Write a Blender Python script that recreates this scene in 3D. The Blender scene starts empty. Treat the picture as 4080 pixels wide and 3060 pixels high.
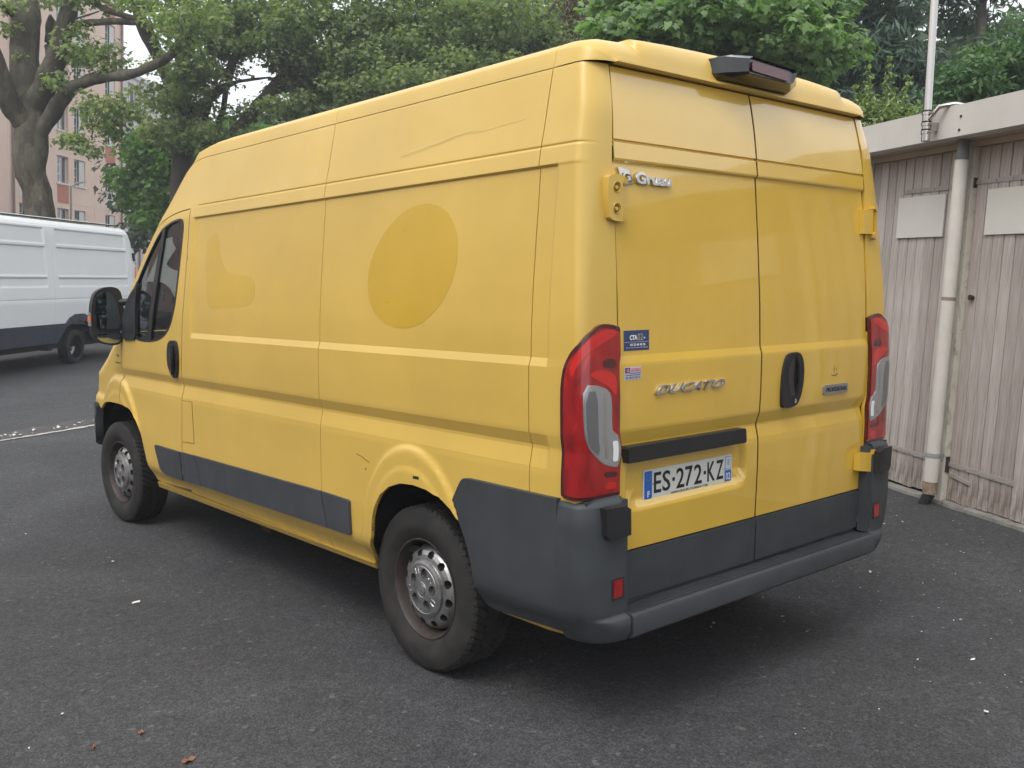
import bpy, bmesh, math, random
import numpy as np
from mathutils import Matrix, Vector, noise
random.seed(7); rng = np.random.default_rng(7)
R = math.radians
SC = bpy.context.scene
COL = SC.collection

# ------------------------------------------------------------------ camera, world, sun, exposure
cam = bpy.data.objects.new('camera', bpy.data.cameras.new('camera')); COL.objects.link(cam)
cam.data.sensor_width = 36.0; cam.data.sensor_fit = 'HORIZONTAL'
cam.data.lens = 36.0 * 0.940978
cam.data.clip_start = 0.05; cam.data.clip_end = 500.0
cam.matrix_world = Matrix(((0.752012, 0.040688, -0.657892, -3.26091), (-0.657487, 0.117149, -0.744303, -2.10661), (0.046787, 0.992281, 0.114849, 1.57436), (0, 0, 0, 1)))
SC.camera = cam

world = bpy.data.worlds.new('World'); SC.world = world; world.use_nodes = True
wn = world.node_tree; wn.nodes.clear()
SUN_EL, SUN_AZ = 58.0, 255.0            # degrees; azimuth measured clockwise from +Y
wo = wn.nodes.new('ShaderNodeOutputWorld'); wb = wn.nodes.new('ShaderNodeBackground')
sky = wn.nodes.new('ShaderNodeTexSky'); sky.sky_type = 'NISHITA'; sky.sun_disc = False
sky.sun_elevation = R(SUN_EL); sky.sun_rotation = R(SUN_AZ)
sky.air_density = 1.0; sky.dust_density = 6.0; sky.ozone_density = 1.0
hs = wn.nodes.new('ShaderNodeHueSaturation'); hs.inputs['Saturation'].default_value = 0.14
mx = wn.nodes.new('ShaderNodeMix'); mx.data_type = 'RGBA'; mx.inputs[0].default_value = 0.62
mx.inputs[7].default_value = (6.6, 6.9, 7.3, 1)
wn.links.new(sky.outputs[0], hs.inputs['Color']); wn.links.new(hs.outputs[0], mx.inputs[6])
wn.links.new(mx.outputs[2], wb.inputs['Color']); wn.links.new(wb.outputs[0], wo.inputs[0])
wb.inputs['Strength'].default_value = 0.15

sun = bpy.data.objects.new('sun', bpy.data.lights.new('sun', 'SUN')); COL.objects.link(sun)
sun.data.energy = 0.7; sun.data.angle = R(28); sun.data.color = (1.0, 0.97, 0.92)
sd = Vector((math.sin(R(SUN_AZ)) * math.cos(R(SUN_EL)), math.cos(R(SUN_AZ)) * math.cos(R(SUN_EL)), math.sin(R(SUN_EL))))
sun.rotation_euler = sd.to_track_quat('Z', 'Y').to_euler()
SC.view_settings.view_transform = 'Standard'; SC.view_settings.look = 'None'
SC.view_settings.exposure = 0.80; SC.view_settings.gamma = 1.0; SC.view_settings.use_curve_mapping = False

# ------------------------------------------------------------------ helpers
def tag(o, label=None, cat=None, group=None, kind=None):
    if label: o['label'] = label
    if cat: o['category'] = cat
    if group: o['group'] = group
    if kind: o['kind'] = kind
    return o
def empty(name, loc=(0, 0, 0), rz=0, mat=None):
    o = bpy.data.objects.new(name, None); COL.objects.link(o); o.empty_display_size = 0.1
    if mat is not None: o.matrix_world = mat
    else: o.location = loc; o.rotation_euler = (0, 0, rz)
    return o
def link(name, me, mat=None, parent=None):
    o = bpy.data.objects.new(name, me); COL.objects.link(o)
    if mat is not None and not me.materials:
        for m in (mat if isinstance(mat, (list, tuple)) else [mat]): me.materials.append(m)
    if parent is not None: o.parent = parent
    return o
def mesh(name, V, F, mat=None, parent=None, smooth=False, sharp=None, ang=None, matidx=None):
    me = bpy.data.meshes.new(name)
    me.from_pydata([tuple(map(float, v)) for v in V], [], [tuple(map(int, f)) for f in F])
    if matidx is not None: me.polygons.foreach_set('material_index', np.array(matidx, dtype=np.int32))
    if smooth: me.polygons.foreach_set('use_smooth', np.ones(len(me.polygons), dtype=bool))
    me.update()
    if smooth and ang is not None:
        me.set_sharp_from_angle(angle=R(ang))
    return link(name, me, mat, parent)
def fast_mesh(name, V, F, mat=None, parent=None, attr=None):
    """V (n,3), F (m,k) all faces the same size"""
    me = bpy.data.meshes.new(name); n, (m, k) = len(V), F.shape
    me.vertices.add(n); me.vertices.foreach_set('co', V.astype(np.float32).ravel())
    me.loops.add(m * k); me.loops.foreach_set('vertex_index', F.astype(np.int32).ravel())
    me.polygons.add(m); me.polygons.foreach_set('loop_start', np.arange(0, m * k, k, dtype=np.int32))
    me.update(calc_edges=True)
    if attr is not None:
        a = me.attributes.new('tint', 'FLOAT', 'POINT'); a.data.foreach_set('value', attr.astype(np.float32))
    return link(name, me, mat, parent)
def bmobj(name, bm, mat=None, parent=None, smooth=False, ang=35, bevel=0, seg=2):
    if bevel:
        es = [e for e in bm.edges if len(e.link_faces) == 2 and e.calc_face_angle(0) > R(30)]
        bmesh.ops.bevel(bm, geom=es, offset=bevel, segments=seg, profile=0.5, affect='EDGES', clamp_overlap=True)
    bmesh.ops.recalc_face_normals(bm, faces=bm.faces)
    me = bpy.data.meshes.new(name); bm.to_mesh(me); bm.free()
    if smooth or bevel:
        me.polygons.foreach_set('use_smooth', np.ones(len(me.polygons), dtype=bool)); me.set_sharp_from_angle(angle=R(ang))
    return link(name, me, mat, parent)
def add_box(bm, lo, hi):
    v = [bm.verts.new((x, y, z)) for x in (lo[0], hi[0]) for y in (lo[1], hi[1]) for z in (lo[2], hi[2])]
    for f in ((0, 1, 3, 2), (4, 6, 7, 5), (0, 4, 5, 1), (2, 3, 7, 6), (0, 2, 6, 4), (1, 5, 7, 3)): bm.faces.new([v[i] for i in f])
def box(name, lo, hi, mat, parent=None, bevel=0, seg=2):
    bm = bmesh.new(); add_box(bm, lo, hi); return bmobj(name, bm, mat, parent, bevel=bevel, seg=seg)
def prism(name, pts, depth, mat, parent=None, bevel=0, seg=2):
    """pts: list of 3D points of the front face; depth: vector to the back face"""
    bm = bmesh.new(); d = Vector(depth)
    a = [bm.verts.new(p) for p in pts]; b = [bm.verts.new(Vector(p) + d) for p in pts]
    bm.faces.new(a); bm.faces.new(b[::-1]); n = len(a)
    for i in range(n): bm.faces.new((a[i], b[i], b[(i + 1) % n], a[(i + 1) % n]))
    return bmobj(name, bm, mat, parent, bevel=bevel, seg=seg)
def tube_geo(pts, rad, n=10, jit=0.0, cap=True):
    pts = [Vector(p) for p in pts]; V = []; F = []; up = Vector((0.31, 0.2, 0.93)); m = len(pts)
    for i, p in enumerate(pts):
        t = (pts[min(i + 1, m - 1)] - pts[max(i - 1, 0)]).normalized()
        s = t.cross(up)
        if s.length < 1e-3: s = t.cross(Vector((1, 0, 0)))
        s.normalize(); u = s.cross(t)
        r = rad[i] if isinstance(rad, (list, tuple)) else rad
        for k in range(n):
            a = 2 * math.pi * k / n; q = p + (s * math.cos(a) + u * math.sin(a)) * r
            if jit: q += (q - p) * (noise.noise(q * 2.2) * jit + noise.noise(q * 6) * jit * .5)
            V.append(q)
    for i in range(m - 1):
        for k in range(n): F.append((i * n + k, i * n + (k + 1) % n, (i + 1) * n + (k + 1) % n, (i + 1) * n + k))
    if cap: F.append(tuple(range(n))[::-1]); F.append(tuple((m - 1) * n + k for k in range(n)))
    return V, F
def tube(name, pts, rad, mat, parent=None, n=10, jit=0.0, ang=50):
    V, F = tube_geo(pts, rad, n, jit); return mesh(name, V, F, mat, parent, smooth=True, ang=ang)
def lathe_x(name, prof, mat, parent=None, n=64, ang=30, closed=False):
    """prof: (x, r) around the X axis"""
    V = []; F = []; m = len(prof)
    for x, r in prof:
        for k in range(n):
            a = 2 * math.pi * k / n; V.append((x, r * math.cos(a), r * math.sin(a)))
    for i in range(m - 1 + (1 if closed else 0)):
        j = (i + 1) % m
        for k in range(n): F.append((i * n + k, i * n + (k + 1) % n, j * n + (k + 1) % n, j * n + k))
    return mesh(name, V, F, mat, parent, smooth=True, ang=ang)
def text(name, s, size, mat, parent, M, depth=0.0, shear=0.0, sx=1.0, bold=0.0, align='LEFT', bev=0.0, space=1.0):
    c = bpy.data.curves.new(name, 'FONT'); c.body = s; c.size = size; c.extrude = depth; c.shear = shear
    c.offset = bold; c.align_x = align; c.bevel_depth = bev; c.resolution_u = 3; c.space_character = space
    o = bpy.data.objects.new(name, c); COL.objects.link(o)
    me = bpy.data.meshes.new_from_object(o.evaluated_get(bpy.context.evaluated_depsgraph_get()))
    bpy.data.objects.remove(o); bpy.data.curves.remove(c)
    me.transform(M @ Matrix.Diagonal((sx, 1, 1, 1))); me.name = name
    me.materials.clear()
    return link(name, me, mat, parent)

# ------------------------------------------------------------------ materials
def pmat(name, col, rough=0.5, metal=0.0, coat=0.0, coat_r=0.05, spec=0.5, **k):
    m = bpy.data.materials.new(name); m.use_nodes = True; p = m.node_tree.nodes['Principled BSDF']
    p.inputs['Base Color'].default_value = (*col, 1); p.inputs['Roughness'].default_value = rough
    p.inputs['Metallic'].default_value = metal; p.inputs['Coat Weight'].default_value = coat
    p.inputs['Coat Roughness'].default_value = coat_r; p.inputs['Specular IOR Level'].default_value = spec
    if 'trans' in k: p.inputs['Transmission Weight'].default_value = k['trans']
    if 'ior' in k: p.inputs['IOR'].default_value = k['ior']
    return m
class NT:
    def __init__(s, m): s.t = m.node_tree; s.p = s.t.nodes['Principled BSDF']; s.tc = None
    def n(s, ty, **kw):
        x = s.t.nodes.new(ty)
        for k, v in kw.items():
            if k.startswith('i_'):
                key = k[2:].replace('_', ' '); x.inputs[key].default_value = v
            else: setattr(x, k, v)
        return x
    def l(s, a, b): s.t.links.new(a, b)
    def co(s, kind='Object'):
        if s.tc is None: s.tc = s.n('ShaderNodeTexCoord')
        return s.tc.outputs[kind]
    def noise(s, scale, detail=4, rough=.55, co=None, dist=0.0):
        x = s.n('ShaderNodeTexNoise', i_Scale=scale, i_Detail=detail, i_Roughness=rough, i_Distortion=dist)
        s.l(co or s.co(), x.inputs['Vector']); return x.outputs[0]
    def mapped(s, sc, kind='Object', loc=(0, 0, 0), rot=(0, 0, 0)):
        x = s.n('ShaderNodeMapping'); x.inputs['Scale'].default_value = sc; x.inputs['Location'].default_value = loc
        x.inputs['Rotation'].default_value = rot; s.l(s.co(kind), x.inputs[0]); return x.outputs[0]
    def ramp(s, src, stops):
        x = s.n('ShaderNodeValToRGB'); e = x.color_ramp.elements
        while len(e) < len(stops): e.new(0.5)
        for i, (p, c) in enumerate(stops):
            e[i].position = p; e[i].color = (*c, 1) if isinstance(c, (tuple, list)) else (c, c, c, 1)
        s.l(src, x.inputs[0]); return x.outputs[0]
    def mix(s, fac, a, b, mode='MIX'):
        x = s.n('ShaderNodeMix', data_type='RGBA', blend_type=mode)
        for v, i in ((fac, 0), (a, 6), (b, 7)):
            if isinstance(v, (int, float)): x.inputs[i].default_value = v
            elif isinstance(v, (tuple, list)): x.inputs[i].default_value = (*v, 1)
            else: s.l(v, x.inputs[i])
        return x.outputs[2]
    def math(s, op, a, b=0.0):
        x = s.n('ShaderNodeMath', operation=op)
        for v, i in ((a, 0), (b, 1)):
            if isinstance(v, (int, float)): x.inputs[i].default_value = v
            else: s.l(v, x.inputs[i])
        return x.outputs[0]
    def bump(s, h, strength=.3, dist=.01, base=None):
        x = s.n('ShaderNodeBump', i_Strength=strength, i_Distance=dist); s.l(h, x.inputs['Height'])
        s.l(x.outputs[0], s.p.inputs['Normal']); return x
    def base(s, c): s.l(c, s.p.inputs['Base Color'])
    def rough(s, c): s.l(c, s.p.inputs['Roughness'])

def paint(name, col, rough, coat, coat_r, dirt=0.25, wav=0.0):
    m = pmat(name, col, rough, 0, coat, coat_r); t = NT(m)
    n1 = t.ramp(t.noise(1.6, 5, .6), [(.35, 0.93), (.7, 1.05)])
    c = t.mix(1.0, col, n1, 'MULTIPLY')
    # road film on the lower body: more towards the sill
    sx = t.n('ShaderNodeSeparateXYZ'); t.l(t.co(), sx.inputs[0])
    low = t.ramp(sx.outputs[2], [(.30, 1.0), (.62, 0.0)])
    st = t.ramp(t.noise(9, 6, .7, t.mapped((1, 1, .35))), [(.45, 0), (.75, 1)])
    f = t.math('MULTIPLY', t.math('MULTIPLY', low, st), dirt)
    sp = t.ramp(t.noise(26, 5, .75), [(.70, 0), (.78, 1)])
    f2 = t.math('MULTIPLY', sp, dirt * 1.1)
    c = t.mix(f, c, (.17, .13, .08)); c = t.mix(f2, c, (.22, .17, .09))
    t.base(c)
    t.rough(t.ramp(t.noise(3.2, 5, .6, t.mapped((1, 1, 2.5))), [(.3, max(rough - .08, 0)), (.75, rough + .1)]))
    if wav: t.bump(t.noise(2.3, 1, .4), wav, .01)
    return m
M_paint = paint('yellow_paint', (.635, .395, .042), .36, 1.0, .05, .25, .05)
M_paint.node_tree.nodes['Principled BSDF'].inputs['Coat IOR'].default_value = 1.75
M_faded = paint('faded_yellow_paint', (.610, .398, .072), .46, .5, .26, .3, .05)
M_ghost = paint('unfaded_yellow_paint', (.560, .345, .020), .35, .9, .06, .1, .03)
M_seam = pmat('seam_sealer', (.05, .04, .02), .8)
def plastic(name, col, rough=.55, sc=900):
    m = pmat(name, col, rough, spec=.35); t = NT(m)
    t.base(t.mix(1.0, col, t.ramp(t.noise(4, 6, .65), [(.3, .82), (.72, 1.22)]), 'MULTIPLY'))
    t.rough(t.ramp(t.noise(7, 5, .6), [(.3, rough - .08), (.75, rough + .12)]))
    t.bump(t.noise(sc, 1, .5), .12, .001); return m
def bumper_plastic():
    m = plastic('grey_bumper_plastic', (.042, .046, .050), .5); t = NT(m)
    old = t.p.inputs['Base Color'].links[0].from_socket
    sx = t.n('ShaderNodeSeparateXYZ'); t.l(t.co(), sx.inputs[0])
    low = t.ramp(sx.outputs[2], [(.40, 1.0), (.55, 0.0)])
    sc = t.ramp(t.noise(26, 8, .85, t.mapped((1, .5, 2.4)), 1.2), [(.62, 0), (.66, 1)])
    t.base(t.mix(t.math('MULTIPLY', t.math('MULTIPLY', low, sc), .55), old, (.30, .28, .24)))
    return m
M_grey = bumper_plastic()
M_mould = plastic('grey_moulding_plastic', (.046, .050, .058), .55)
M_black = plastic('black_plastic', (.018, .018, .019), .42)
M_blackgloss = pmat('black_gloss', (.012, .012, .013), .18, coat=.4)
M_dark = pmat('underbody_black', (.012, .012, .012), .9)
M_inner = pmat('cab_lining', (.05, .05, .055), .8)
M_chrome = pmat('chrome', (.66, .66, .65), .22, 1.0)
M_red = pmat('red_lens', (.27, .006, .006), .16, coat=.9, coat_r=.03); t = NT(M_red)
t.base(t.ramp(t.noise(9, 3, .5, t.mapped((1, 1, .55)), 1.5), [(.30, (.14, .004, .004)), (.48, (.28, .006, .006)), (.62, (.30, .007, .007)), (.70, (.50, .012, .010))]))
M_redd = pmat('dark_red_lens', (.060, .005, .006), .2, coat=.9, coat_r=.03)
M_redb = pmat('bright_red_reflector', (.52, .012, .008), .2, coat=.9, coat_r=.03)
M_clear = pmat('clear_lens', (.36, .37, .38), .22, .5, coat=1.0, coat_r=.03)
M_orange = pmat('orange_lens', (.75, .20, .05), .2, coat=.8)
M_mirror = pmat('mirror_glass', (.42, .47, .50), .02, 1.0)
M_white = pmat('white_print', (.72, .72, .70), .45)
M_ink = pmat('black_ink', (.012, .012, .013), .5)
M_blue = pmat('blue_plate_band', (.02, .11, .42), .35)
def glass(name, tint, refl=1.0):
    m = bpy.data.materials.new(name); m.use_nodes = True; t = m.node_tree; t.nodes.clear()
    o = t.nodes.new('ShaderNodeOutputMaterial'); mixn = t.nodes.new('ShaderNodeMixShader'); fr = t.nodes.new('ShaderNodeFresnel')
    fr.inputs['IOR'].default_value = 1.6
    tr = t.nodes.new('ShaderNodeBsdfTransparent'); tr.inputs[0].default_value = (*tint, 1)
    gl = t.nodes.new('ShaderNodeBsdfGlossy'); gl.inputs['Roughness'].default_value = .02
    t.links.new(fr.outputs[0], mixn.inputs[0]); t.links.new(tr.outputs[0], mixn.inputs[1]); t.links.new(gl.outputs[0], mixn.inputs[2])
    t.links.new(mixn.outputs[0], o.inputs[0]); return m
M_glass = glass('window_glass', (.88, .93, .91))

# ------------------------------------------------------------------ yellow van body surface
def tab(T):
    a = np.array(T, float); a = a[np.argsort(a[:, 0])]
    return lambda z: np.interp(z, a[:, 0], a[:, 1])
def sm(e0, e1, x):
    t = np.clip((x - e0) / (e1 - e0), 0, 1); return t * t * (3 - 2 * t)
base_w=tab([(.30,.940),(.34,.947),(.37,.953),(.40,.962),(.43,.976),(.455,.994),(.48,1.003),(.51,1.007),(.65,1.011),(.95,1.009),(1.085,1.011),(1.20,1.012),(1.30,1.010),(1.34,1.009),(1.43,1.007),(1.57,.998),(1.735,.983),(1.90,.967),(1.982,.960),(2.033,.951),(2.12,.931),(2.21,.913),(2.30,.894),(2.318,.889),(2.34,.884),(2.375,.872),(2.392,.862),(2.402,.85)])
YS=tab([(.2,4.62),(1.0,4.62),(1.12,4.45),(1.25,4.25),(1.55,4.0),(1.8,3.75),(2.05,3.45),(2.15,3.35),(2.25,3.25),(2.31,3.16),(2.40,3.0)])
LL=tab([(.2,.74),(.8,.78),(1.0,.68),(1.12,.50),(1.25,.48),(1.55,.45),(2.05,.45),(2.31,.40),(2.4,.4)])
YR=tab([(2.33,.097),(2.315,.094),(2.16,.061),(1.95,.048),(1.51,.024),(1.34,.018),(1.2,.014),(1.08,.016),(.65,.025),(.3,.03)])
CS=tab([(.3,.02),(1.6,.025),(2.0,.045),(2.4,.05)])   # side leg of the rear corner
CR=tab([(.3,.05),(1.6,.06),(2.0,.10),(2.4,.11)])
def width(y,z):
    w=base_w(z)
    # recessed upper field
    m=sm(.155,.175,y)*(1-sm(3.085,3.105,y))*np.clip((z-1.303)/.029,0,1)*(1-np.clip((z-1.970)/.009,0,1))
    w=w-.010*m
    # horizontal crease: overhang above, slope out below
    c=np.interp(z,[.93,.955,1.018,1.030,1.072,1.084],[0,.10,1,1,.06,0])
    w=w-.0155*c*sm(.14,.185,y)*(1-sm(4.15,4.5,y))
    g=np.exp(-((z-2.041)/.0035)**2)*sm(.14,.16,y)*(1-sm(3.04,3.08,y))
    w=w-.004*g
    # rear arch flare
    for cy,cz,ry,rz,h in ((.965,.42,.39,.53,.013),(4.33,.42,.44,.60,.018)):
        r=np.sqrt(((y-cy)/ry)**2+(np.maximum(z-cz,0)/rz)**2)
        w=w+h*(1-sm(.945,1.0,r))*sm(.36,.5,z)+.005*(1-sm(.80,.83,r))*sm(.40,.5,z)
    n=.03*np.maximum(0,(y-3.4)/1.3)**2
    return w-n
def S(a,z):
    """left body surface: a = y along the side; a<corner wraps to the rear, a>ys wraps round the nose"""
    a=np.asarray(a,float);z=np.asarray(z,float);a,z=np.broadcast_arrays(a,z)
    w=width(np.clip(a,.16,YS(z)),z)
    ys,L=YS(z),LL(z)
    t=np.clip((a-ys)/(2*L),0,1)
    xf=-w*(1-t*t); yf=ys+L*(1-(1-t)**2)
    yr,cs,cr=YR(z),CS(z),CR(z)
    s=yr-a   # >0 : rear
    tt=np.clip((s+cs)/(cs+cr),0,1)
    xr=-w+tt*tt*cr; y2=yr+(1-tt)**2*cs
    x=np.where(a>ys,xf,np.where(s>cr,-w+s,np.where(s>-cs,xr,-w)))
    y=np.where(a>ys,yf,np.where(s>cr,yr,np.where(s>-cs,y2,a)))
    return x,y,z

def xd(z): return np.interp(z, [.47, .65, .90, .966, 1.0, 1.03, 1.08, 1.29, 1.31, 1.34, 2.06, 2.2, 2.32], [.795, .805, .812, .812, .806, .806, .817, .820, .819, .813, .807, .795, .782])
def rear_y(x, z):
    y = np.interp(z, RDZ, RDY) + .004 * (np.abs(x) / .8) ** 2
    # number plate recess in the left door
    m = sm(-.772, -.750, x) * (1 - sm(-.095, -.070, x)) * sm(.785, .830, z) * (1 - sm(.985, 1.0, z))
    cx = sm(-.772, -.69, x) * (1 - sm(-.15, -.07, x))
    m = m * np.where(z < .86, np.maximum(cx, sm(.80, .87, z)), 1.0)
    return y + .030 * m
RD = np.array([(2.335, .101), (2.315, .094), (2.25, .079), (2.16, .063), (2.07, .052), (2.062, .051), (2.059, .058), (2.055, .058), (2.051, .0505),
               (1.998, .045), (1.992, .047), (1.987, .056), (1.98, .056), (1.95, .053), (1.75, .038), (1.51, .0235), (1.345, .0190), (1.336, .0185), (1.310, .0105), (1.300, .0095),
               (1.15, .0115), (1.083, .0150), (1.074, .0165), (1.030, .032), (1.022, .0325), (.975, .0215), (.95, .0195), (.85, .020), (.65, .028), (.46, .036)])
RDZ, RDY = RD[::-1, 0], RD[::-1, 1]
def D(x, z):
    x, z = np.broadcast_arrays(np.asarray(x, float), np.asarray(z, float)); return x, rear_y(x, z), z

# ------------------------------------------------------------------ panel cut from a surface
def clip_half(P, ax, val, keep_less):
    out = []; n = len(P)
    for i in range(n):
        a = P[i]; b = P[(i + 1) % n]
        ia = (a[ax] <= val) if keep_less else (a[ax] >= val); ib = (b[ax] <= val) if keep_less else (b[ax] >= val)
        if ia: out.append(a)
        if ia != ib:
            t = (val - a[ax]) / (b[ax] - a[ax]); q = [0, 0]; q[ax] = val; q[1 - ax] = a[1 - ax] + t * (b[1 - ax] - a[1 - ax]); out.append(tuple(q))
    return out
def panel(name, polys, surf, us, vs, mat, parent, flange=0.016, off=0.0, inward=None, mirror=False, creases=()):
    """polys: one or more (u,v) outlines; the surface is cut along us/vs grid lines inside them, with folded edges"""
    if polys and not isinstance(polys[0][0], (tuple, list)): polys = [polys]
    key = {}; P2 = []; faces = []
    def vid(p):
        k = (round(p[0] * 2e4), round(p[1] * 2e4))
        if k not in key: key[k] = len(P2); P2.append((k[0] / 2e4, k[1] / 2e4))
        return key[k]
    for poly in polys:
        poly = [tuple(map(float, p)) for p in poly]
        vmin = min(p[1] for p in poly); vmax = max(p[1] for p in poly)
        V_ = [vmin - 1] + [v for v in vs if vmin < v < vmax] + [vmax + 1]
        for j in range(len(V_) - 1):
            row = clip_half(clip_half(poly, 1, V_[j], False), 1, V_[j + 1], True)
            if len(row) < 3: continue
            u0 = min(p[0] for p in row); u1 = max(p[0] for p in row)
            U_ = [u0 - 1] + [u for u in us if u0 < u < u1] + [u1 + 1]
            rest = row
            for i in range(len(U_) - 1):
                if i < len(U_) - 2:
                    cell = clip_half(rest, 0, U_[i + 1], True); rest = clip_half(rest, 0, U_[i + 1], False)
                else: cell = rest
                f = []
                for p in cell:
                    k = vid(p)
                    if not f or f[-1] != k: f.append(k)
                if len(f) > 1 and f[0] == f[-1]: f.pop()
                stack = [f]
                while stack:
                    h = stack.pop(); seen = {}; dup = None
                    for ii, q in enumerate(h):
                        if q in seen: dup = (seen[q], ii); break
                        seen[q] = ii
                    if dup: stack += [h[dup[0]:dup[1]], h[:dup[0]] + h[dup[1]:]]
                    elif len(h) >= 3:
                        ar = sum(P2[h[i]][0] * P2[h[(i + 1) % len(h)]][1] - P2[h[(i + 1) % len(h)]][0] * P2[h[i]][1] for i in range(len(h)))
                        faces.append(h)
    P2 = np.array(P2); u, v = P2[:, 0], P2[:, 1]
    e = 2e-3
    def pos(u, v): return np.stack(np.broadcast_arrays(*surf(u, v)), -1).astype(float)
    X = pos(u, v); du = pos(u + e, v) - pos(u - e, v); dv = pos(u, v + e) - pos(u, v - e)
    N = np.cross(du, dv); N /= np.linalg.norm(N, axis=1)[:, None] + 1e-12
    ctr = np.array([0, 2.2, 1.3]) if inward is None else np.array(inward)
    if (np.einsum('ij,ij->i', N, X - ctr)).mean() < 0: N = -N; faces = faces
    e = .03; du = pos(u + e, v) - pos(u - e, v); dv = pos(u, v + e) - pos(u, v - e); NF = np.cross(du, dv); NF[:, 2] *= .15
    NF /= np.linalg.norm(NF, axis=1)[:, None] + 1e-12; NF *= np.sign(np.einsum('ij,ij->i', NF, N))[:, None]
    X = X + N * off
    # boundary
    cnt = {}
    for f in faces:
        for i in range(len(f)):
            a, b = f[i], f[(i + 1) % len(f)]; kk = (min(a, b), max(a, b)); cnt[kk] = cnt.get(kk, 0) + 1
    bed = [k for k, c in cnt.items() if c == 1]
    V = [tuple(p) for p in X]; F = list(faces); ring = {}
    for a, b in bed:
        for q in (a, b):
            if q not in ring: ring[q] = len(V); V.append(tuple(X[q] - NF[q] * flange))
    nf = len(F)
    for a, b in bed: F.append((a, b, ring[b], ring[a]))
    me = bpy.data.meshes.new(name); me.from_pydata(V, [], F)
    bm = bmesh.new(); bm.from_mesh(me); bmesh.ops.recalc_face_normals(bm, faces=bm.faces)
    bm.faces.ensure_lookup_table(); bm.normal_update()
    k = bm.faces[len(faces) // 2]; c0 = k.calc_center_median()
    s = sum(f.normal.dot(Vector(N[faces[i][0]])) for i, f in enumerate(bm.faces[:len(faces)]) )
    if s < 0: bmesh.ops.reverse_faces(bm, faces=bm.faces)
    bset = set(bed)
    for ed in bm.edges:
        a, b = ed.verts[0].index, ed.verts[1].index
        if (min(a, b), max(a, b)) in bset: ed.smooth = False
        elif creases and a < len(P2) and b < len(P2) and abs(P2[a, 1] - P2[b, 1]) < 1e-4 and min(abs(P2[a, 1] - q) for q in creases) < 2e-4 and ed.calc_face_angle(0) > .13: ed.smooth = False
    if mirror:
        for vv in bm.verts: vv.co.x = -vv.co.x
        bmesh.ops.reverse_faces(bm, faces=bm.faces)
    bm.to_mesh(me); bm.free()
    me.polygons.foreach_set('use_smooth', np.ones(len(me.polygons), dtype=bool))
    return link(name, me, mat, parent)
def exact(L, E_):
    return sorted([x for x in L if min(abs(x - e) for e in E_) > .0022] + list(E_))
def lines(lo, hi, step, feats=(), rad=.012, fine=.003):
    L = set(np.round(np.arange(lo, hi + step, step), 5))
    for f in feats:
        if isinstance(f, tuple): a, b, s = f
        else: a, b, s = f - rad, f + rad, fine
        L |= set(np.round(np.arange(a, b + s / 2, s), 5))
    L = sorted(L); out = [L[0]]
    for x in L[1:]:
        if x - out[-1] > .0011: out.append(x)
    return out
def split_hole(outer, hole, y0):
    """outer with a hole -> two outlines sharing the cut line u = y0"""
    def part(poly, less):
        n = len(poly); res = []; start = None
        for i in range(n):
            a, b = poly[i], poly[(i + 1) % n]; ia = (a[0] < y0) == less; ib = (b[0] < y0) == less
            if not ia and ib: start = i; break
        i = start; a, b = poly[i], poly[(i + 1) % n]
        t = (y0 - a[0]) / (b[0] - a[0]); res.append((y0, a[1] + t * (b[1] - a[1])))
        i = (i + 1) % n
        while True:
            a, b = poly[i], poly[(i + 1) % n]; res.append(a)
            if (b[0] < y0) != less:
                t = (y0 - a[0]) / (b[0] - a[0]); res.append((y0, a[1] + t * (b[1] - a[1]))); break
            i = (i + 1) % n
        return res
    out = []
    for less in (True, False):
        A, B = part(outer, less), part(hole, less)
        if (A[-1][1] > A[0][1]) == (B[-1][1] > B[0][1]): B = B[::-1]
        out.append(A + B)
    return out
def smooth_poly(P, it=2, closed=True):
    for _ in range(it):
        Q = []; n = len(P)
        for i in range(n if closed else n - 1):
            a, b = P[i], P[(i + 1) % n]
            Q.append((a[0] * .75 + b[0] * .25, a[1] * .75 + b[1] * .25)); Q.append((a[0] * .25 + b[0] * .75, a[1] * .25 + b[1] * .75))
        if not closed: Q = [P[0]] + Q + [P[-1]]
        P = Q
    return P
def rrect(x0, x1, z0, z1, r, n=5):
    out = []
    for cx, cz, a0 in ((x1 - r, z1 - r, 0), (x0 + r, z1 - r, 90), (x0 + r, z0 + r, 180), (x1 - r, z0 + r, 270)):
        for k in range(n + 1):
            a = R(a0 + 90 * k / n); out.append((cx + r * math.cos(a), cz + r * math.sin(a)))
    return out

# ------------------------------------------------------------------ the yellow van (built in its own frame, heading +Y, leaning with the road)
RG = Matrix(((0.9996353, 0.0006617, -0.0269974, 0), (0.0006617, 0.9987996, 0.0489784, 0), (0.0269974, -0.0489784, 0.9984349, 0), (0, 0, 0, 1)))
VAN = empty('delivery_van', mat=RG)
tag(VAN, 'faded yellow high-roof panel van with dark grey bumpers, seen from its rear left corner', 'van')
ZF = [(.55, .93, .015), (.93, 1.10, .006), (1.295, 1.345, .005), (1.962, 1.985, .0035), (2.03, 2.052, .0025), (.44, .52, .01), (2.30, 2.318, .006)]
ZX = [.955, 1.018, 1.030, 1.072, 1.084, 1.303, 1.332, 1.970, 1.979]
ZS = exact(lines(.30, 2.32, .035, ZF), ZX)
YF = [(.148, .18, .004), (3.04, 3.11, .005), (-.25, -.13, .012), (-.13, .15, .005)]
YSg = lines(-.30, 4.3, .04, YF + [(.5, 1.42, .013), (3.8, 4.6, .015)])
def Bgap(z): return np.interp(z, [.38, .70, .94, 1.08, 1.37, 1.54, 1.75, 2.03], [3.281, 3.268, 3.250, 3.236, 3.208, 3.182, 3.168, 3.160])
g = .0022
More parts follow.
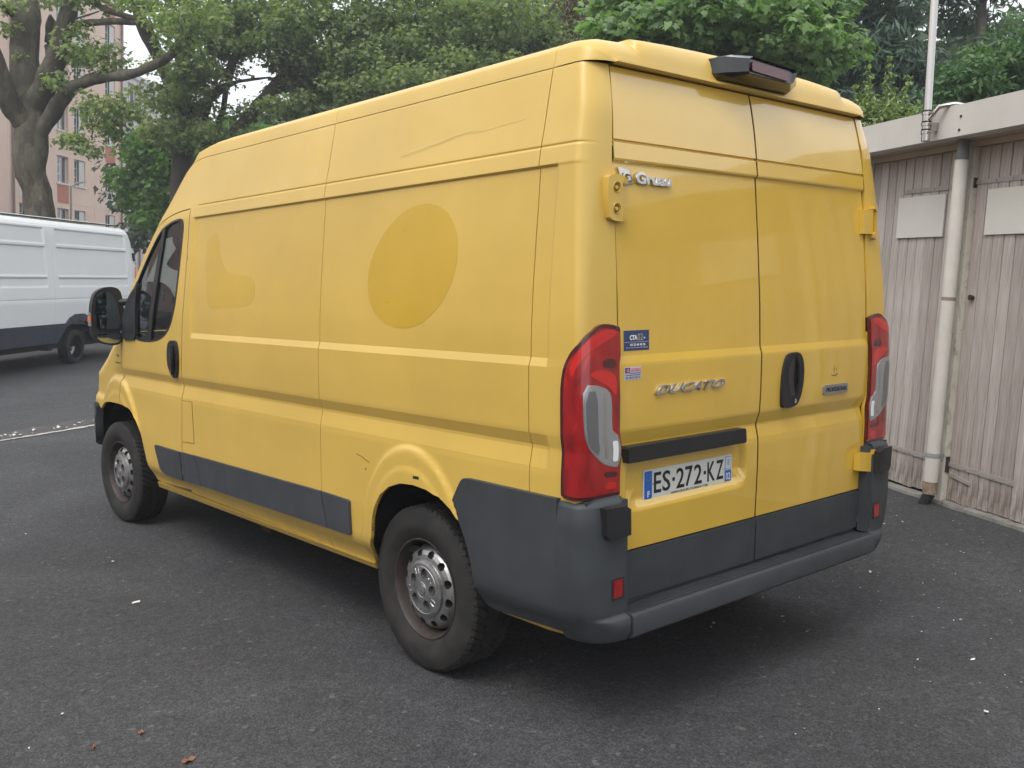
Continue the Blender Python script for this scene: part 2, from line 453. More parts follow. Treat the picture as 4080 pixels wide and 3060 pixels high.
def edge_rear(z, gap=.0): 
    w = width(np.float64(.16), z); return float(YR(z) - (w - (xd(z) + gap)))
zs_p = [.86, .95, 1.0, 1.03, 1.08, 1.2, 1.29, 1.31, 1.34, 1.6, 1.9, 2.06, 2.2, 2.311]
for mir in (False, True):
    # rear corner pillar
    pil = [(edge_rear(z, .007), z) for z in [.50] + zs_p]
    pil += [(.256 - g, 2.311), (.256 - g, .50)]
    panel('rear_pillar', pil, S, YSg, ZS, M_faded if not mir else M_paint, VAN, mirror=mir, creases=ZX)
    # rear side panel with the wheel arch
    arch = [(1.318, .376), (1.305, .42), (1.27, .46), (1.245, .52), (1.233, .60), (1.21, .655), (1.165, .715), (1.10, .757), (1.02, .783), (.93, .790), (.84, .784), (.76, .765), (.69, .73), (.63, .68), (.58, .61), (.55, .53), (.535, .44)]
    rsp = [(.256 + g, .44)] + [(.256 + g, 2.311), (1.677 - g, 2.311), (1.677 - g, .375)] + arch
    panel('side_panel', rsp, S, YSg, ZS, M_faded, VAN, mirror=mir, creases=ZX)
    seamc = smooth_poly([(3.075, 2.311), (3.19, 2.303), (3.31, 2.265), (3.42, 2.20), (3.54, 2.11), (3.70, 1.98), (3.87, 1.84), (4.03, 1.70), (4.145, 1.57)], 1, False)
    doort = smooth_poly([(4.125, 1.545), (4.035, 1.68), (3.92, 1.785), (3.815, 1.862), (3.72, 1.922), (3.60, 1.970), (3.47, 2.004), (3.32, 2.026), (3.165, 2.033)], 1, False)
    fsp = [(1.677 + g, .375), (1.677 + g, 2.311)] + seamc + doort + [(float(Bgap(z)) - .004, z) for z in (2.02, 1.75, 1.54, 1.37, 1.20, 1.08, .94, .70, .50, .385)]
    panel('side_panel', fsp, S, YSg, ZS, M_faded, VAN, mirror=mir, creases=ZX)
    # nose of the roof and windscreen pillar
    e = .0035
    afr = [(3.078, 2.315)] + [(a + e, z + e) for a, z in seamc[1:]] + [(4.20, 1.49), (4.24, 1.30), (4.42, 1.30), (4.33, 1.55), (4.08, 1.82), (3.80, 2.04), (3.70, 2.15), (3.76, 2.20), (3.98, 2.235), (3.98, 2.315)]
    panel('windscreen_pillar', afr, S, lines(3.0, 4.6, .035), lines(1.2, 2.4, .03), M_faded, VAN, mirror=mir)
    ws = [(4.33, 1.30), (4.44, 1.30), (5.2, 1.30), (5.2, 1.30)]
    # windscreen
    wsp = [(4.43, 1.30), (4.34, 1.55), (4.09, 1.82), (3.81, 2.04), (3.71, 2.145), (3.77, 2.195), (3.98, 2.23)]
    right = [(YS(z) + 2 * LL(z), z) for z in (2.23, 2.1, 1.9, 1.7, 1.5, 1.30)]
    panel('windscreen', wsp + [(float(a), z) for a, z in right], S, lines(3.6, 5.4, .06), lines(1.2, 2.4, .05), M_glass, VAN, mirror=mir, flange=.004, off=-.004)
    hd = [(3.985, 2.235)] + [(float(YS(z) + 2 * LL(z)), z) for z in (2.24, 2.28, 2.315)] + [(3.985, 2.315)]
    if mir is False:
        pass
    # wing and bonnet
    fen = [(4.262, .862), (4.245, 1.02), (4.235, 1.26), (4.24, 1.295)] + [(float(YS(z) + 2 * LL(z)), z) for z in (1.29, 1.2, 1.1, 1.0, .9, .8)] + \
          [(4.75, .80), (4.68, .765), (4.64, .79), (4.60, .812), (4.53, .826), (4.45, .831), (4.35, .833), (4.264, .834)]
    panel('front_wing', fen, S, lines(4.2, 6.2, .05, [(4.2, 4.9, .015)]), lines(.7, 1.35, .015), M_paint if mir else M_faded, VAN, mirror=mir)
    fb = [(4.76, .800), (4.785, .70), (4.80, .60), (4.85, .52), (5.3, .42), (5.7, .33), (6.08, .28), (6.14, .40), (6.16, .78)]
    panel('front_bumper', fb, S, lines(4.5, 6.2, .05), lines(.2, .85, .04), M_grey, VAN, mirror=mir, off=.014, flange=.05)
    # cab door: outline with a window opening
    door = [(float(Bgap(z)) + .004, z) for z in (.40, .50, .70, .94, 1.08, 1.20, 1.37, 1.54, 1.75, 2.01)] + [(3.165, 2.028)]
    door += [(a, z - .006) for a, z in doort[::-1][1:]] + [(4.17, 1.49), (4.225, 1.30), (4.235, 1.10), (4.240, .95), (4.252, .86), (4.256, .833)]
    door += [(4.19, .831), (4.124, .823), (4.07, .812), (4.024, .79), (3.985, .755), (3.955, .709), (3.93, .665), (3.911, .625), (3.88, .56), (3.855, .50), (3.835, .44), (3.82, .385), (3.74, .380)]
    win = smooth_poly([(3.240, 1.88), (3.236, 1.945), (3.252, 1.975), (3.30, 1.984), (3.40, 1.974), (3.49, 1.955), (3.585, 1.925), (3.745, 1.80), (3.92, 1.64), (3.955, 1.60), (3.962, 1.51), (3.972, 1.35), (3.965, 1.285), (3.93, 1.262), (3.75, 1.258), (3.60, 1.268), (3.47, 1.300), (3.37, 1.365), (3.295, 1.50), (3.262, 1.70)], 2)
    panel('cab_door', split_hole(door, win, 3.60), S, sorted(YSg + [3.60]), ZS, M_faded, VAN, mirror=mir, creases=ZX)
    # window: black seal ring, glass panes, divider
    cx, cz = 3.62, 1.60
    wi = [(cx + (a - cx) * .95, cz + (z - cz) * .965) for a, z in win]; wo_ = [(cx + (a - cx) * 1.004, cz + (z - cz) * 1.003) for a, z in win]
    fr = panel('window_frame', split_hole(wo_, wi, 3.60), S, sorted(YSg + [3.60]), ZS, M_black, VAN, mirror=mir, off=.002, flange=.02)
    panel('window_pane', wi, S, YSg, ZS, M_glass, VAN, mirror=mir, off=-.008, flange=.003)
    dv = [(3.500, 1.945), (3.545, 1.93), (3.575, 1.83), (3.645, 1.62), (3.745, 1.27), (3.685, 1.27), (3.585, 1.60), (3.525, 1.82)]
    panel('window_divider', dv, S, YSg, ZS, M_black, VAN, mirror=mir, off=.004, flange=.014)
    sail = [(3.915, 1.63), (3.97, 1.585), (4.10, 1.515), (4.165, 1.44), (4.20, 1.28), (4.12, 1.254), (3.96, 1.262), (3.935, 1.30), (3.93, 1.50)]
    panel('mirror_base', sail, S, YSg, ZS, M_black, VAN, mirror=mir, off=.009, flange=.02)
    # rear lamps
    lamp = [(edge_rear(z, .008), z) for z in (.866, .95, .98, 1.03, 1.08, 1.2, 1.29, 1.31, 1.34, 1.425)] + [(-.160, 1.434), (-.132, 1.442), (-.105, 1.446), (-.086, 1.447), (-.070, 1.445), (-.055, 1.439), (-.038, 1.428), (-.019, 1.413), (.003, 1.395), (.025, 1.376), (.045, 1.355), (.060, 1.334), (.071, 1.313), (.078, 1.293), (.083, 1.268), (.086, 1.240), (.087, 1.18), (.087, 1.124), (.087, .890), (.085, .878), (.07, .872), (.05, .870), (-.05, .866)]
    cl = (-.035, 1.13)
    YL = lines(-.3, .12, .006); ZL = lines(.8, 1.5, .02, [(.93, 1.1, .01), (1.29, 1.345, .008)])
    lp = panel('tail_light', lamp, S, YL, ZL, M_redd, VAN, mirror=mir, off=.013, flange=.03)
    inner = [(cl[0] + (a - cl[0]) * (.955 if a < cl[0] else .86), cl[1] + (z - cl[1]) * .955) for a, z in lamp]
    panel('red_lens', inner, S, YL, ZL, M_red, lp, mirror=mir, off=.0165, flange=.006)
    clr = smooth_poly([(-.005, 1.252), (-.06, 1.246), (-.112, 1.228), (-.127, 1.195), (-.127, 1.10), (-.135, 1.085), (-.163, 1.070), (-.163, .962), (-.12, .968), (-.071, .985), (-.025, 1.025), (-.010, 1.075), (-.005, 1.14)], 1)
    panel('lens_rim', clr, S, YL, ZL, M_chrome, lp, mirror=mir, off=.0175, flange=.004)
    c2 = (-.075, 1.10); clr2 = [(c2[0] + (a - c2[0]) * .93, c2[1] + (z - c2[1]) * .965) for a, z in clr]
    panel('clear_lens', clr2, S, YL, ZL, M_clear, lp, mirror=mir, off=.0185, flange=.004)
    for q, mm in ((smooth_poly([(-.014, 1.23), (-.055, 1.228), (-.060, 1.10), (-.060, 1.01), (-.030, 1.03), (-.016, 1.08)], 1), pmat('smoked_lens', (.16, .165, .17), .25, .4, coat=1.0)), (rrect(-.100, -.085, 1.0, 1.225, .006), M_chrome), (rrect(-.150, -.125, .985, 1.055, .008), M_white)):
        panel('lamp_divider', q, S, YL, ZL, mm, lp, mirror=mir, off=.0195, flange=.003)
    for q, mm in ((smooth_poly([(-.145, 1.30), (-.145, 1.325), (-.10, 1.335), (-.075, 1.32), (-.09, 1.30)]), M_redd), (smooth_poly([(-.15, 1.262), (-.13, 1.285), (-.06, 1.30), (-.02, 1.285), (-.05, 1.265), (-.12, 1.235), (-.15, 1.20)]), M_redb),
                  (smooth_poly([(-.148, .892), (-.148, .915), (-.10, .917), (-.095, .892)]), M_redb), (smooth_poly([(-.150, .93), (-.09, .935), (-.085, .955), (-.150, .95)]), M_redd),
                  (smooth_poly([(-.08, 1.385), (-.02, 1.36), (.02, 1.31), (.03, 1.27), (.045, 1.30), (.02, 1.36), (-.03, 1.41), (-.09, 1.43), (-.145, 1.425), (-.145, 1.41)]), M_redb)):
        panel('reflector', q, S, YL, ZL, mm, lp, mirror=mir, off=.0172, flange=.002)
    # rear bumper: side wing
    bs = smooth_poly([(.100, .868), (.100, .866), (.35, .866), (.585, .866), (.606, .862), (.622, .848), (.650, .805), (.670, .772), (.672, .758), (.652, .728), (.62, .68), (.592, .630), (.572, .58), (.558, .52), (.550, .46), (.543, .415), (.530, .395), (.50, .386), (.46, .385), (.30, .392), (.100, .403), (.100, .41)], 1)
    panel('bumper_side', bs, S, YSg, ZS, M_grey, VAN, mirror=mir, off=.020, flange=.035)
    # side mouldings
    for poly in ([(3.288, .632), (3.655, .632), (3.668, .626), (3.660, .60), (3.61, .492), (3.575, .470), (3.52, .460), (3.288, .460)],
                 [(3.066, .637), (3.262, .635), (3.266, .463), (3.020, .470)],
                 [(1.668, .650), (3.056, .638), (3.009, .472), (1.624, .486)],
                 [(1.425, .640), (1.435, .646), (1.657, .650), (1.613, .487), (1.440, .487), (1.425, .497)]):
        sg = -1 if not mir else 1
        pts = [(sg * (float(width(np.float64(a), np.float64(z))) + .014), a, z) for a, z in poly]
        prism('side_moulding', pts, (-sg * .02, 0, 0), M_mould, VAN, bevel=.005)
# bottoms, roof
RS = [(.889, 2.3145), (.8868, 2.325), (.880, 2.352), (.8755, 2.368), (.8735, 2.373), (.862, 2.384), (.846, 2.395), (.78, 2.411), (.70, 2.416), (.665, 2.418), (.655, 2.419), (.60, 2.423), (.45, 2.430), (.30, 2.434), (.15, 2.437), (0, 2.438)]
def roof_pt(q, y):
    X0, Z0 = RS[q]; kx = X0 / .889
    if y > 2.93:
        ys, L = 3.155, .405
        t = 1 - math.sqrt(max(0, 1 - max(0, y - ys) / L)); sc = 1 - .985 * t ** 2; u = min((y - 2.93) / .63, 1)
        h = max(0, 1 - u ** 1.25) ** .9
        return X0 * sc, y, 2.3145 + (Z0 - 2.3145) * h
    rl = .060 if X0 < .66 else .135
    if X0 > .86: rl = .15
    t = min(max((y - .068) / rl, 0), 1); h = math.sqrt(max(0, 1 - (1 - t) ** 2.0))
    h = .10 + .90 * h
    tt = 1 - math.sqrt(min(1, max(0, (y - .066) / .075)))
    xs = X0 + .003 * (y < .25) - .112 * tt ** 1.6 * kx ** 6
    return xs, y, 2.3145 + (Z0 - 2.3145) * h
ys_r = [.0662, .068, .072, .080, .090, .103, .118, .135, .155, .18, .21, .252, .253, .256, .259, .260, .32, .6, 1.0, 1.4, 1.670, 1.675, 1.677, 1.679, 1.684, 2.0, 2.4, 2.8, 3.0, 3.1, 3.2, 3.28, 3.34, 3.40, 3.45, 3.49, 3.52, 3.54, 3.552, 3.558]
V = []; F = []
nq = len(RS); full = list(range(nq)) + list(range(nq - 2, -1, -1)); sgn = [-1] * nq + [1] * (nq - 1)
for y in ys_r:
    for k, q in enumerate(full):
        x, yy, z = roof_pt(q, y)
        d = .0035 if y in (.256, 1.677) and q < nq else 0
        V.append((sgn[k] * (x - d * (q < 5)), yy, z - d))
m = len(full)
for i in range(len(ys_r) - 1):
    for k in range(m - 1): F.append((i * m + k, (i + 1) * m + k, (i + 1) * m + k + 1, i * m + k + 1))
prev = list(range(m))
for dy0, z1 in ((-.007, 2.3235), (-.008, 2.3165), (.0, 2.3135), (.035, 2.3135)):      # small lip, then the fold under the roof edge
    cur = []
    for k, q in enumerate(full):
        x, yy, z = V[k]; cur.append(len(V)); V.append((x * (1 if dy0 < 0 else .995), yy + dy0, min(z1, z)))
    for k in range(m - 1): F.append((prev[k], prev[k + 1], cur[k + 1], cur[k]))
    prev = cur
mesh('roof', V, F, M_faded, VAN, smooth=True, ang=42)

# windscreen header and lower nose closing strips
hd = [(3.985, 2.235), (3.985, 2.3145)] + [(float(YS(z) + 2 * LL(z)), z) for z in (2.3145, 2.28, 2.235)]
for mir in (False, True): panel('windscreen_header', hd, S, lines(3.9, 4.3, .03), lines(2.2, 2.4, .03), M_faded, VAN, mirror=mir)

# rear doors
ZD = exact(lines(.40, 2.34, .035, [(.93, 1.10, .006), (1.295, 1.345, .005), (1.978, 2.07, .0025), (.77, .90, .006), (.98, 1.0, .004)]), DX := [.975, 1.022, 1.030, 1.074, 1.083, 1.300, 1.310, 1.336, 1.345, 1.980, 1.987, 1.992, 1.998, 2.051, 2.055, 2.059, 2.062, 2.07])
XD = lines(-.84, .84, .04, [(-.78, -.69, .005), (-.16, -.06, .005)])
for s_ in (-1, 1):
    zz = [.655, .90, .966, 1.0, 1.03, 1.08, 1.29, 1.31, 1.34, 1.6, 1.9, 2.06, 2.2, 2.308]
    out = [(s_ * float(xd(z)), z) for z in zz]
    out += [(s_ * .0055, 2.308), (s_ * .0055, .655)]
    dr = panel('rear_door', out, D, XD, ZD, M_paint, VAN, flange=.03, inward=(0, 2.2, 1.3), creases=DX)
    cl_ = [(s_ * float(xd(z)), z) for z in (.478, .55, .649)] + [(s_ * .0055, .649), (s_ * .0055, .478)]
    panel('door_cladding', cl_, D, lines(-.84, .84, .2), lines(.4, .7, .05), M_grey, dr, off=.007, flange=.02, inward=(0, 2.2, 1.3))
    if s_ < 0: LDOOR = dr
    else: RDOOR = dr
def dy(x, z): return float(rear_y(np.float64(x), np.float64(z)))
M_rub = pmat('rubber_seal', (.008, .008, .008), .9)  # black seal strips, near flush so the gaps' shade is put into colour
panel('door_seal', [(-.016, .48), (.016, .48), (.016, 2.31), (-.016, 2.31)], D, [-.005, .005], ZD, M_rub, VAN, off=-.003, flange=.002, inward=(0, 2.2, 1.3))
for s_ in (-1, 1):
    zz = [.48, .655, .90, .966, 1.0, 1.03, 1.08, 1.29, 1.31, 1.34, 1.6, 1.9, 2.06, 2.2, 2.31]
    panel('door_seal', [(s_ * (float(xd(z)) - .006), z) for z in zz] + [(s_ * (float(xd(z)) + .014), z) for z in zz[::-1]], D, XD, ZD, M_rub, VAN, off=-.004, flange=.002, inward=(0, 2.2, 1.3))
zz = (.40, .50, .70, .94, 1.08, 1.20, 1.37, 1.54, 1.75, 2.02)
panel('door_seal', [(float(Bgap(z)) - .012, z) for z in zz] + [(float(Bgap(z)) + .012, z) for z in zz[::-1]], S, YSg, ZS, M_rub, VAN, off=-.003, flange=.002)
dt_ = [(3.15, 2.030)] + doort[::-1]
panel('door_seal', [(a, z + .010) for a, z in dt_] + [(a, z - .014) for a, z in dt_[::-1]], S, YSg, ZS, M_rub, VAN, off=-.004, flange=.002)
# latch handle bar over the plate
prism('plate_grip', [(-.786, -.006, .969), (-.117, -.006, .969), (-.112, -.006, .975), (-.117, -.006, 1.020), (-.124, -.006, 1.025), (-.782, -.006, 1.025), (-.790, -.006, 1.018)], (0, .055, 0), M_black, LDOOR, bevel=.006, seg=3)
# number plate
pl = empty('number_plate'); pl.parent = VAN
Mp = Matrix.Translation((-.3944, .050, .8655)) @ Matrix.Rotation(R(90), 4, 'X')
pl.matrix_local = Mp
M_plate = pmat('plate_white', (.60, .60, .55), .35, coat=.5)
bm = bmesh.new(); P_ = rrect(-.26, .26, -.055, .055, .010)
a = [bm.verts.new((x, y, .004)) for x, y in P_]; b_ = [bm.verts.new((x, y, -.002)) for x, y in P_]
bm.faces.new(a); bm.faces.new(b_[::-1]); n = len(a)
for i in range(n): bm.faces.new((a[i], b_[i], b_[(i + 1) % n], a[(i + 1) % n]))
bmobj('plate_sheet', bm, M_plate, pl)
def flat(name, pts, z, mat, parent):
    return mesh(name, [(x, y, z) for x, y in pts] + [(x, y, z - .0006) for x, y in pts], [tuple(range(len(pts)))] + [(i, (i + 1) % len(pts), len(pts) + (i + 1) % len(pts), len(pts) + i) for i in range(len(pts))], mat, parent)
flat('blue_band', rrect(-.255, -.214, -.050, .050, .005), .0048, M_blue, pl)
flat('blue_band', rrect(.214, .255, -.050, -.004, .005), .0048, M_blue, pl)
flat('region_emblem', rrect(.215, .254, .000, .049, .004), .0047, M_blue, pl); flat('region_emblem', rrect(.217, .252, .002, .047, .003), .0054, pmat('pale_print', (.52, .56, .60), .4), pl)
flat('region_crest', smooth_poly([(.228, .032), (.234, .040), (.2345, .036), (.241, .040), (.243, .030), (.239, .014), (.232, .013), (.227, .022)]), .0062, pmat('grey_print', (.30, .36, .42), .4), pl)
T = Matrix.Translation
for s, x, w in (('E', -.203, .040), ('S', -.156, .044), ('2', -.078, .046), ('7', -.027, .044), ('2', .026, .046), ('K', .106, .046), ('Z', .161, .044)):
    o = text('plate_letter', s, .108, M_ink, pl, T((0, 0, .0045)), bold=.0012, depth=.0006)
    xs = [v.co.x for v in o.data.vertices]; yy = [v.co.y for v in o.data.vertices]
    k = w / (max(xs) - min(xs)); h = .075 / (max(yy) - min(yy))
    for v in o.data.vertices: v.co.x = (v.co.x - min(xs)) * k + x; v.co.y = (v.co.y - min(yy)) * h - .034
for x in (-.101, .083): flat('plate_dash', rrect(x, x + .014, -.003, .010, .001), .0052, M_ink, pl)
text('plate_url', 'WWW.GROUPE-COLBEAUX.COM', .0135, M_ink, pl, T((0.0, -.0505, .0050)), align='CENTER', sx=1.05, bold=.0002)
text('country_letter', 'F', .030, M_white, pl, T((-.234, -.043, .0056)), align='CENTER', bold=.0006)
text('department_number', '02', .038, M_white, pl, T((.2345, -.041, .0056)), align='CENTER', sx=.80, bold=.0004)
for k in range(12):
    an = R(30 * k); flat('star', [(-.2345 + .012 * math.cos(an) + .0016 * math.cos(R(90 * j)), .026 + .012 * math.sin(an) + .0016 * math.sin(R(90 * j))) for j in range(4)], .0056, pmat('star_yellow', (.25, .30, .35), .5) if k == 0 else bpy.data.materials['star_yellow'], pl)
for x in (-.209, .209): mesh('plate_rivet', [(x + .003 * math.cos(R(45 * k)), .001 + .003 * math.sin(R(45 * k)), .0058) for k in range(8)], [tuple(range(8))], M_ink, pl)

# door handle on the right door
Hn = smooth_poly([(.160, 1.292), (.195, 1.303), (.245, 1.303), (.272, 1.286), (.288, 1.245), (.286, 1.177), (.268, 1.122), (.245, 1.090), (.215, 1.080), (.150, 1.078), (.136, 1.092), (.131, 1.155), (.138, 1.232)], 1)
hp = prism('door_handle', [(x, dy(x, 1.2) - .012, z) for x, z in Hn], (0, .022, 0), M_black, VAN, bevel=.005, seg=3)
hr = smooth_poly([(.185, 1.270), (.235, 1.285), (.262, 1.255), (.262, 1.165), (.240, 1.125), (.190, 1.125), (.172, 1.17), (.172, 1.24)], 2)
prism('handle_recess', [(x, -.0015, z) for x, z in hr], (0, .004, 0), M_blackgloss, hp)
prism('handle_grip', [(.225, -.006, 1.293), (.247, -.006, 1.285), (.258, -.014, 1.25), (.258, -.016, 1.18), (.248, -.006, 1.128), (.230, -.006, 1.12), (.232, -.016, 1.18), (.232, -.014, 1.25)], (0, .010, 0), M_black, hp, bevel=.003)
o = text('lock_mark', '0', .024, M_white, hp, T((.222, -.0045, 1.096)) @ Matrix.Rotation(R(90), 4, 'X'), align='CENTER')
# badges and stickers
RX = Matrix.Rotation(R(90), 4, 'X')
def wordmark(name, s, x0, x1, z0, z1, y, mat, parent, depth=.003, shear=0.0, bold=0.0, bev=0.0, tilt=0.0, space=1.0):
    o = text(name, s, .05, mat, parent, Matrix.Identity(4), depth=depth, shear=shear, bold=bold, bev=bev, space=space)
    me = o.data; c = np.empty(len(me.vertices) * 3); me.vertices.foreach_get('co', c); c = c.reshape(-1, 3)
    lo, hi = c.min(0), c.max(0); c[:, 0] = (c[:, 0] - lo[0]) / (hi[0] - lo[0]) * (x1 - x0) + x0
    zz = (c[:, 1] - lo[1]) / (hi[1] - lo[1]) * (z1 - z0) + z0; yy = (rear_y(c[:, 0] * 0 + (x0 + x1) / 2, zz) - rear_y(np.float64((x0 + x1) / 2), np.float64((z0 + z1) / 2)) if name.endswith('badge') or name == 'maker_emblem' else 0) + y - (c[:, 2] - lo[2]); c[:, 1] = yy; c[:, 2] = zz + tilt * (c[:, 0] - x0)
    me.vertices.foreach_set('co', c.ravel()); me.update(); return o
wordmark('model_badge', 'DUCATO', -.640, -.242, 1.192, 1.226, .012, M_chrome, LDOOR, depth=.004, shear=.45, bold=.0010, bev=.0006)
wordmark('maker_badge', 'Gruau', -.708, -.522, 1.918, 1.959, .050, M_chrome, LDOOR, depth=.004, bold=.0016, bev=.0006)
prism('maker_emblem', [(-.792, .0485, 1.969), (-.742, .048, 1.963), (-.728, .047, 1.950), (-.745, .047, 1.950), (-.772, .047, 1.950), (-.778, .0455, 1.932)], (0, .006, 0), M_chrome, LDOOR, bevel=.001)
wordmark('maker_emblem', 'G', -.772, -.733, 1.926, 1.954, .050, M_chrome, LDOOR, depth=.003, bold=.0015)
prism('maker_emblem', [(-.745, .046, 1.953), (-.733, .046, 1.955), (-.716, .046, 1.926), (-.726, .046, 1.924)], (0, .006, 0), M_chrome, LDOOR)
prism('maker_emblem', [(-.766, .048, 1.917), (-.710, .048, 1.922), (-.712, .048, 1.917), (-.760, .048, 1.910)], (0, .005, 0), M_chrome, LDOOR)
prism('trim_badge', [(x, .004, z) for x, z in rrect(.452, .642, 1.111, 1.151, .008)], (0, .012, 0), pmat('badge_grey', (.34, .34, .35), .3, .7), RDOOR, bevel=.003)
wordmark('badge_lettering', 'PROFESSIONAL', .466, .632, 1.121, 1.140, .0035, M_ink, RDOOR, depth=.0004, bold=.0006, shear=.15)
pr = [(x, .0125, z) for x, z in [(.515, 1.196), (.522, 1.189), (.54, 1.185), (.56, 1.187), (.574, 1.196), (.570, 1.197), (.556, 1.191), (.54, 1.189), (.525, 1.192)]]
M_print = pmat('worn_print', (.10, .07, .02), .5)
prism('worn_emblem', pr, (0, .003, 0), M_print, RDOOR)
for q in ([(.536, 1.222), (.541, 1.226), (.543, 1.220), (.540, 1.205), (.536, 1.205)], [(.553, 1.218), (.558, 1.221), (.559, 1.208), (.555, 1.208)], [(.538, 1.232), (.544, 1.231), (.541, 1.226)], [(.540, 1.198), (.546, 1.200), (.541, 1.203)]):
    prism('worn_emblem', [(x, .0122, z) for x, z in q], (0, .003, 0), M_print, RDOOR)
M_navy = pmat('navy_sticker', (.022, .045, .12), .35, coat=.4); M_lav = pmat('pale_sticker', (.50, .47, .56), .4); M_pink = pmat('pink_print', (.55, .16, .20), .5)
def sticker(x0, x1, z0, z1, mat, name='sticker', e=0.0012):
    yy = [dy(x0, z1) , dy(x1, z1), dy(x1, z0), dy(x0, z0)]
    return prism(name, [(x0, yy[0] - e, z1), (x1, yy[1] - e, z1), (x1, yy[2] - e, z0), (x0, yy[3] - e, z0)], (0, e * .8, 0), mat, LDOOR)
sticker(-.786, -.658, 1.352, 1.421, M_navy)
yk = dy(-.7, 1.38) - .003
wordmark('sticker_lettering', 'CTA', -.760, -.722, 1.388, 1.405, yk, M_white, LDOOR, depth=.0004, bold=.0020)
wordmark('sticker_lettering', '02', -.720, -.693, 1.386, 1.410, yk, pmat('beige_print', (.35, .31, .24), .5), LDOOR, depth=.0004)
wordmark('sticker_lettering', '.FR', -.690, -.680, 1.391, 1.397, yk, M_white, LDOOR, depth=.0004)
wordmark('sticker_lettering', '03 23 60 40 56', -.757, -.680, 1.368, 1.376, yk, M_white, LDOOR, depth=.0004, bold=.0006)
wordmark('sticker_lettering', 'ZI rue des Canaux 02 Chauny', -.778, -.665, 1.359, 1.364, yk, M_lav, LDOOR, depth=.0004)
sticker(-.785, -.658, 1.3805, 1.3815, M_lav, e=.003)
yk = dy(-.75, 1.27) - .0016
sticker(-.793, -.709, 1.254, 1.297, M_lav)
wordmark('sticker_lettering', 'AUTOVISION', -.762, -.711, 1.280, 1.293, yk, M_pink, LDOOR, depth=.0004, bold=.0004)
sticker(-.790, -.766, 1.277, 1.295, M_navy, e=.0018); wordmark('sticker_lettering', 'e', -.786, -.770, 1.279, 1.292, yk - .001, M_pink, LDOOR, depth=.0004, bold=.002)
sticker(-.765, -.712, 1.274, 1.2765, M_navy, e=.0018)
wordmark('sticker_lettering', 'CONTROLE TECHNIQUE', -.789, -.713, 1.267, 1.271, yk, M_navy, LDOOR, depth=.0004)
wordmark('sticker_lettering', '01 48 75 20 77', -.787, -.713, 1.257, 1.264, yk, M_navy, LDOOR, depth=.0004)

# hinges: upper bodies bolted to the pillars, lower ones beside the bumper
def upper_hinge(s, bolts):
    P_ = smooth_poly([(-.870, 1.925), (-.845, 1.940), (-.790, 1.940), (-.783, 1.925), (-.800, 1.915), (-.797, 1.82), (-.784, 1.805), (-.788, 1.786), (-.84, 1.786), (-.868, 1.80)], 1)
    o = prism('door_hinge', [(s * -x, .020, z) for x, z in P_], (0, .05, 0), M_faded, VAN, bevel=.006, seg=3)
    for z in (1.898, 1.828):
        V, F = tube_geo([(s * .828, .016, z), (s * .828, .040, z)], .017, 18, cap=False)
        mesh('bolt_cup', V, F, M_faded, o, smooth=True)
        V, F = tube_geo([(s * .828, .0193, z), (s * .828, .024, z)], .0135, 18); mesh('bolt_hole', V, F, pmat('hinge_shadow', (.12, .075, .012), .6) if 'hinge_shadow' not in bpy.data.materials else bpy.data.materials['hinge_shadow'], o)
        V, F = tube_geo([(s * .832, .014, z - .002), (s * .832, .03, z - .002)], .0065, 8); mesh('bolt', V, F, M_paint, o)
    prism('hinge_knuckle', [(s * .795, .018, 1.930), (s * .768, .024, 1.930), (s * .768, .024, 1.912), (s * .795, .018, 1.912)], (0, .04, 0), M_paint, o, bevel=.002)
    prism('hinge_knuckle', [(s * .795, .018, 1.815), (s * .768, .024, 1.815), (s * .768, .024, 1.795), (s * .795, .018, 1.795)], (0, .04, 0), M_paint, o, bevel=.002)
upper_hinge(-1, True)
o = prism('door_hinge', [(.775, .028, 1.905), (.845, .020, 1.905), (.845, .020, 1.800), (.775, .028, 1.800)], (0, .04, 0), M_paint, VAN, bevel=.003)
prism('hinge_knuckle', [(.845, .012, 1.925), (.876, .016, 1.93), (.884, .020, 1.90), (.884, .020, 1.80), (.874, .016, 1.775), (.845, .012, 1.785), (.845, .012, 1.80), (.862, .012, 1.81), (.862, .012, 1.90), (.845, .012, 1.91)], (0, .05, 0), M_paint, o, bevel=.004)
for s in (1,):
    o = prism('door_hinge', [(.742, -.006, .826), (.83, -.016, .824), (.83, -.016, .735), (.742, -.006, .748)], (0, .03, 0), M_paint, VAN, bevel=.003)
    prism('hinge_knuckle', [(.826, -.026, .836), (.868, -.024, .836), (.868, -.024, .724), (.830, -.026, .724), (.830, -.026, .742), (.848, -.026, .748), (.848, -.026, .812), (.826, -.026, .816)], (0, .03, 0), M_paint, o, bevel=.004)
prism('door_hinge', [(-.826, -.010, .838), (-.800, -.004, .838), (-.795, 0, .76), (-.826, 0, .76)], (0, .03, 0), M_paint, VAN, bevel=.003)

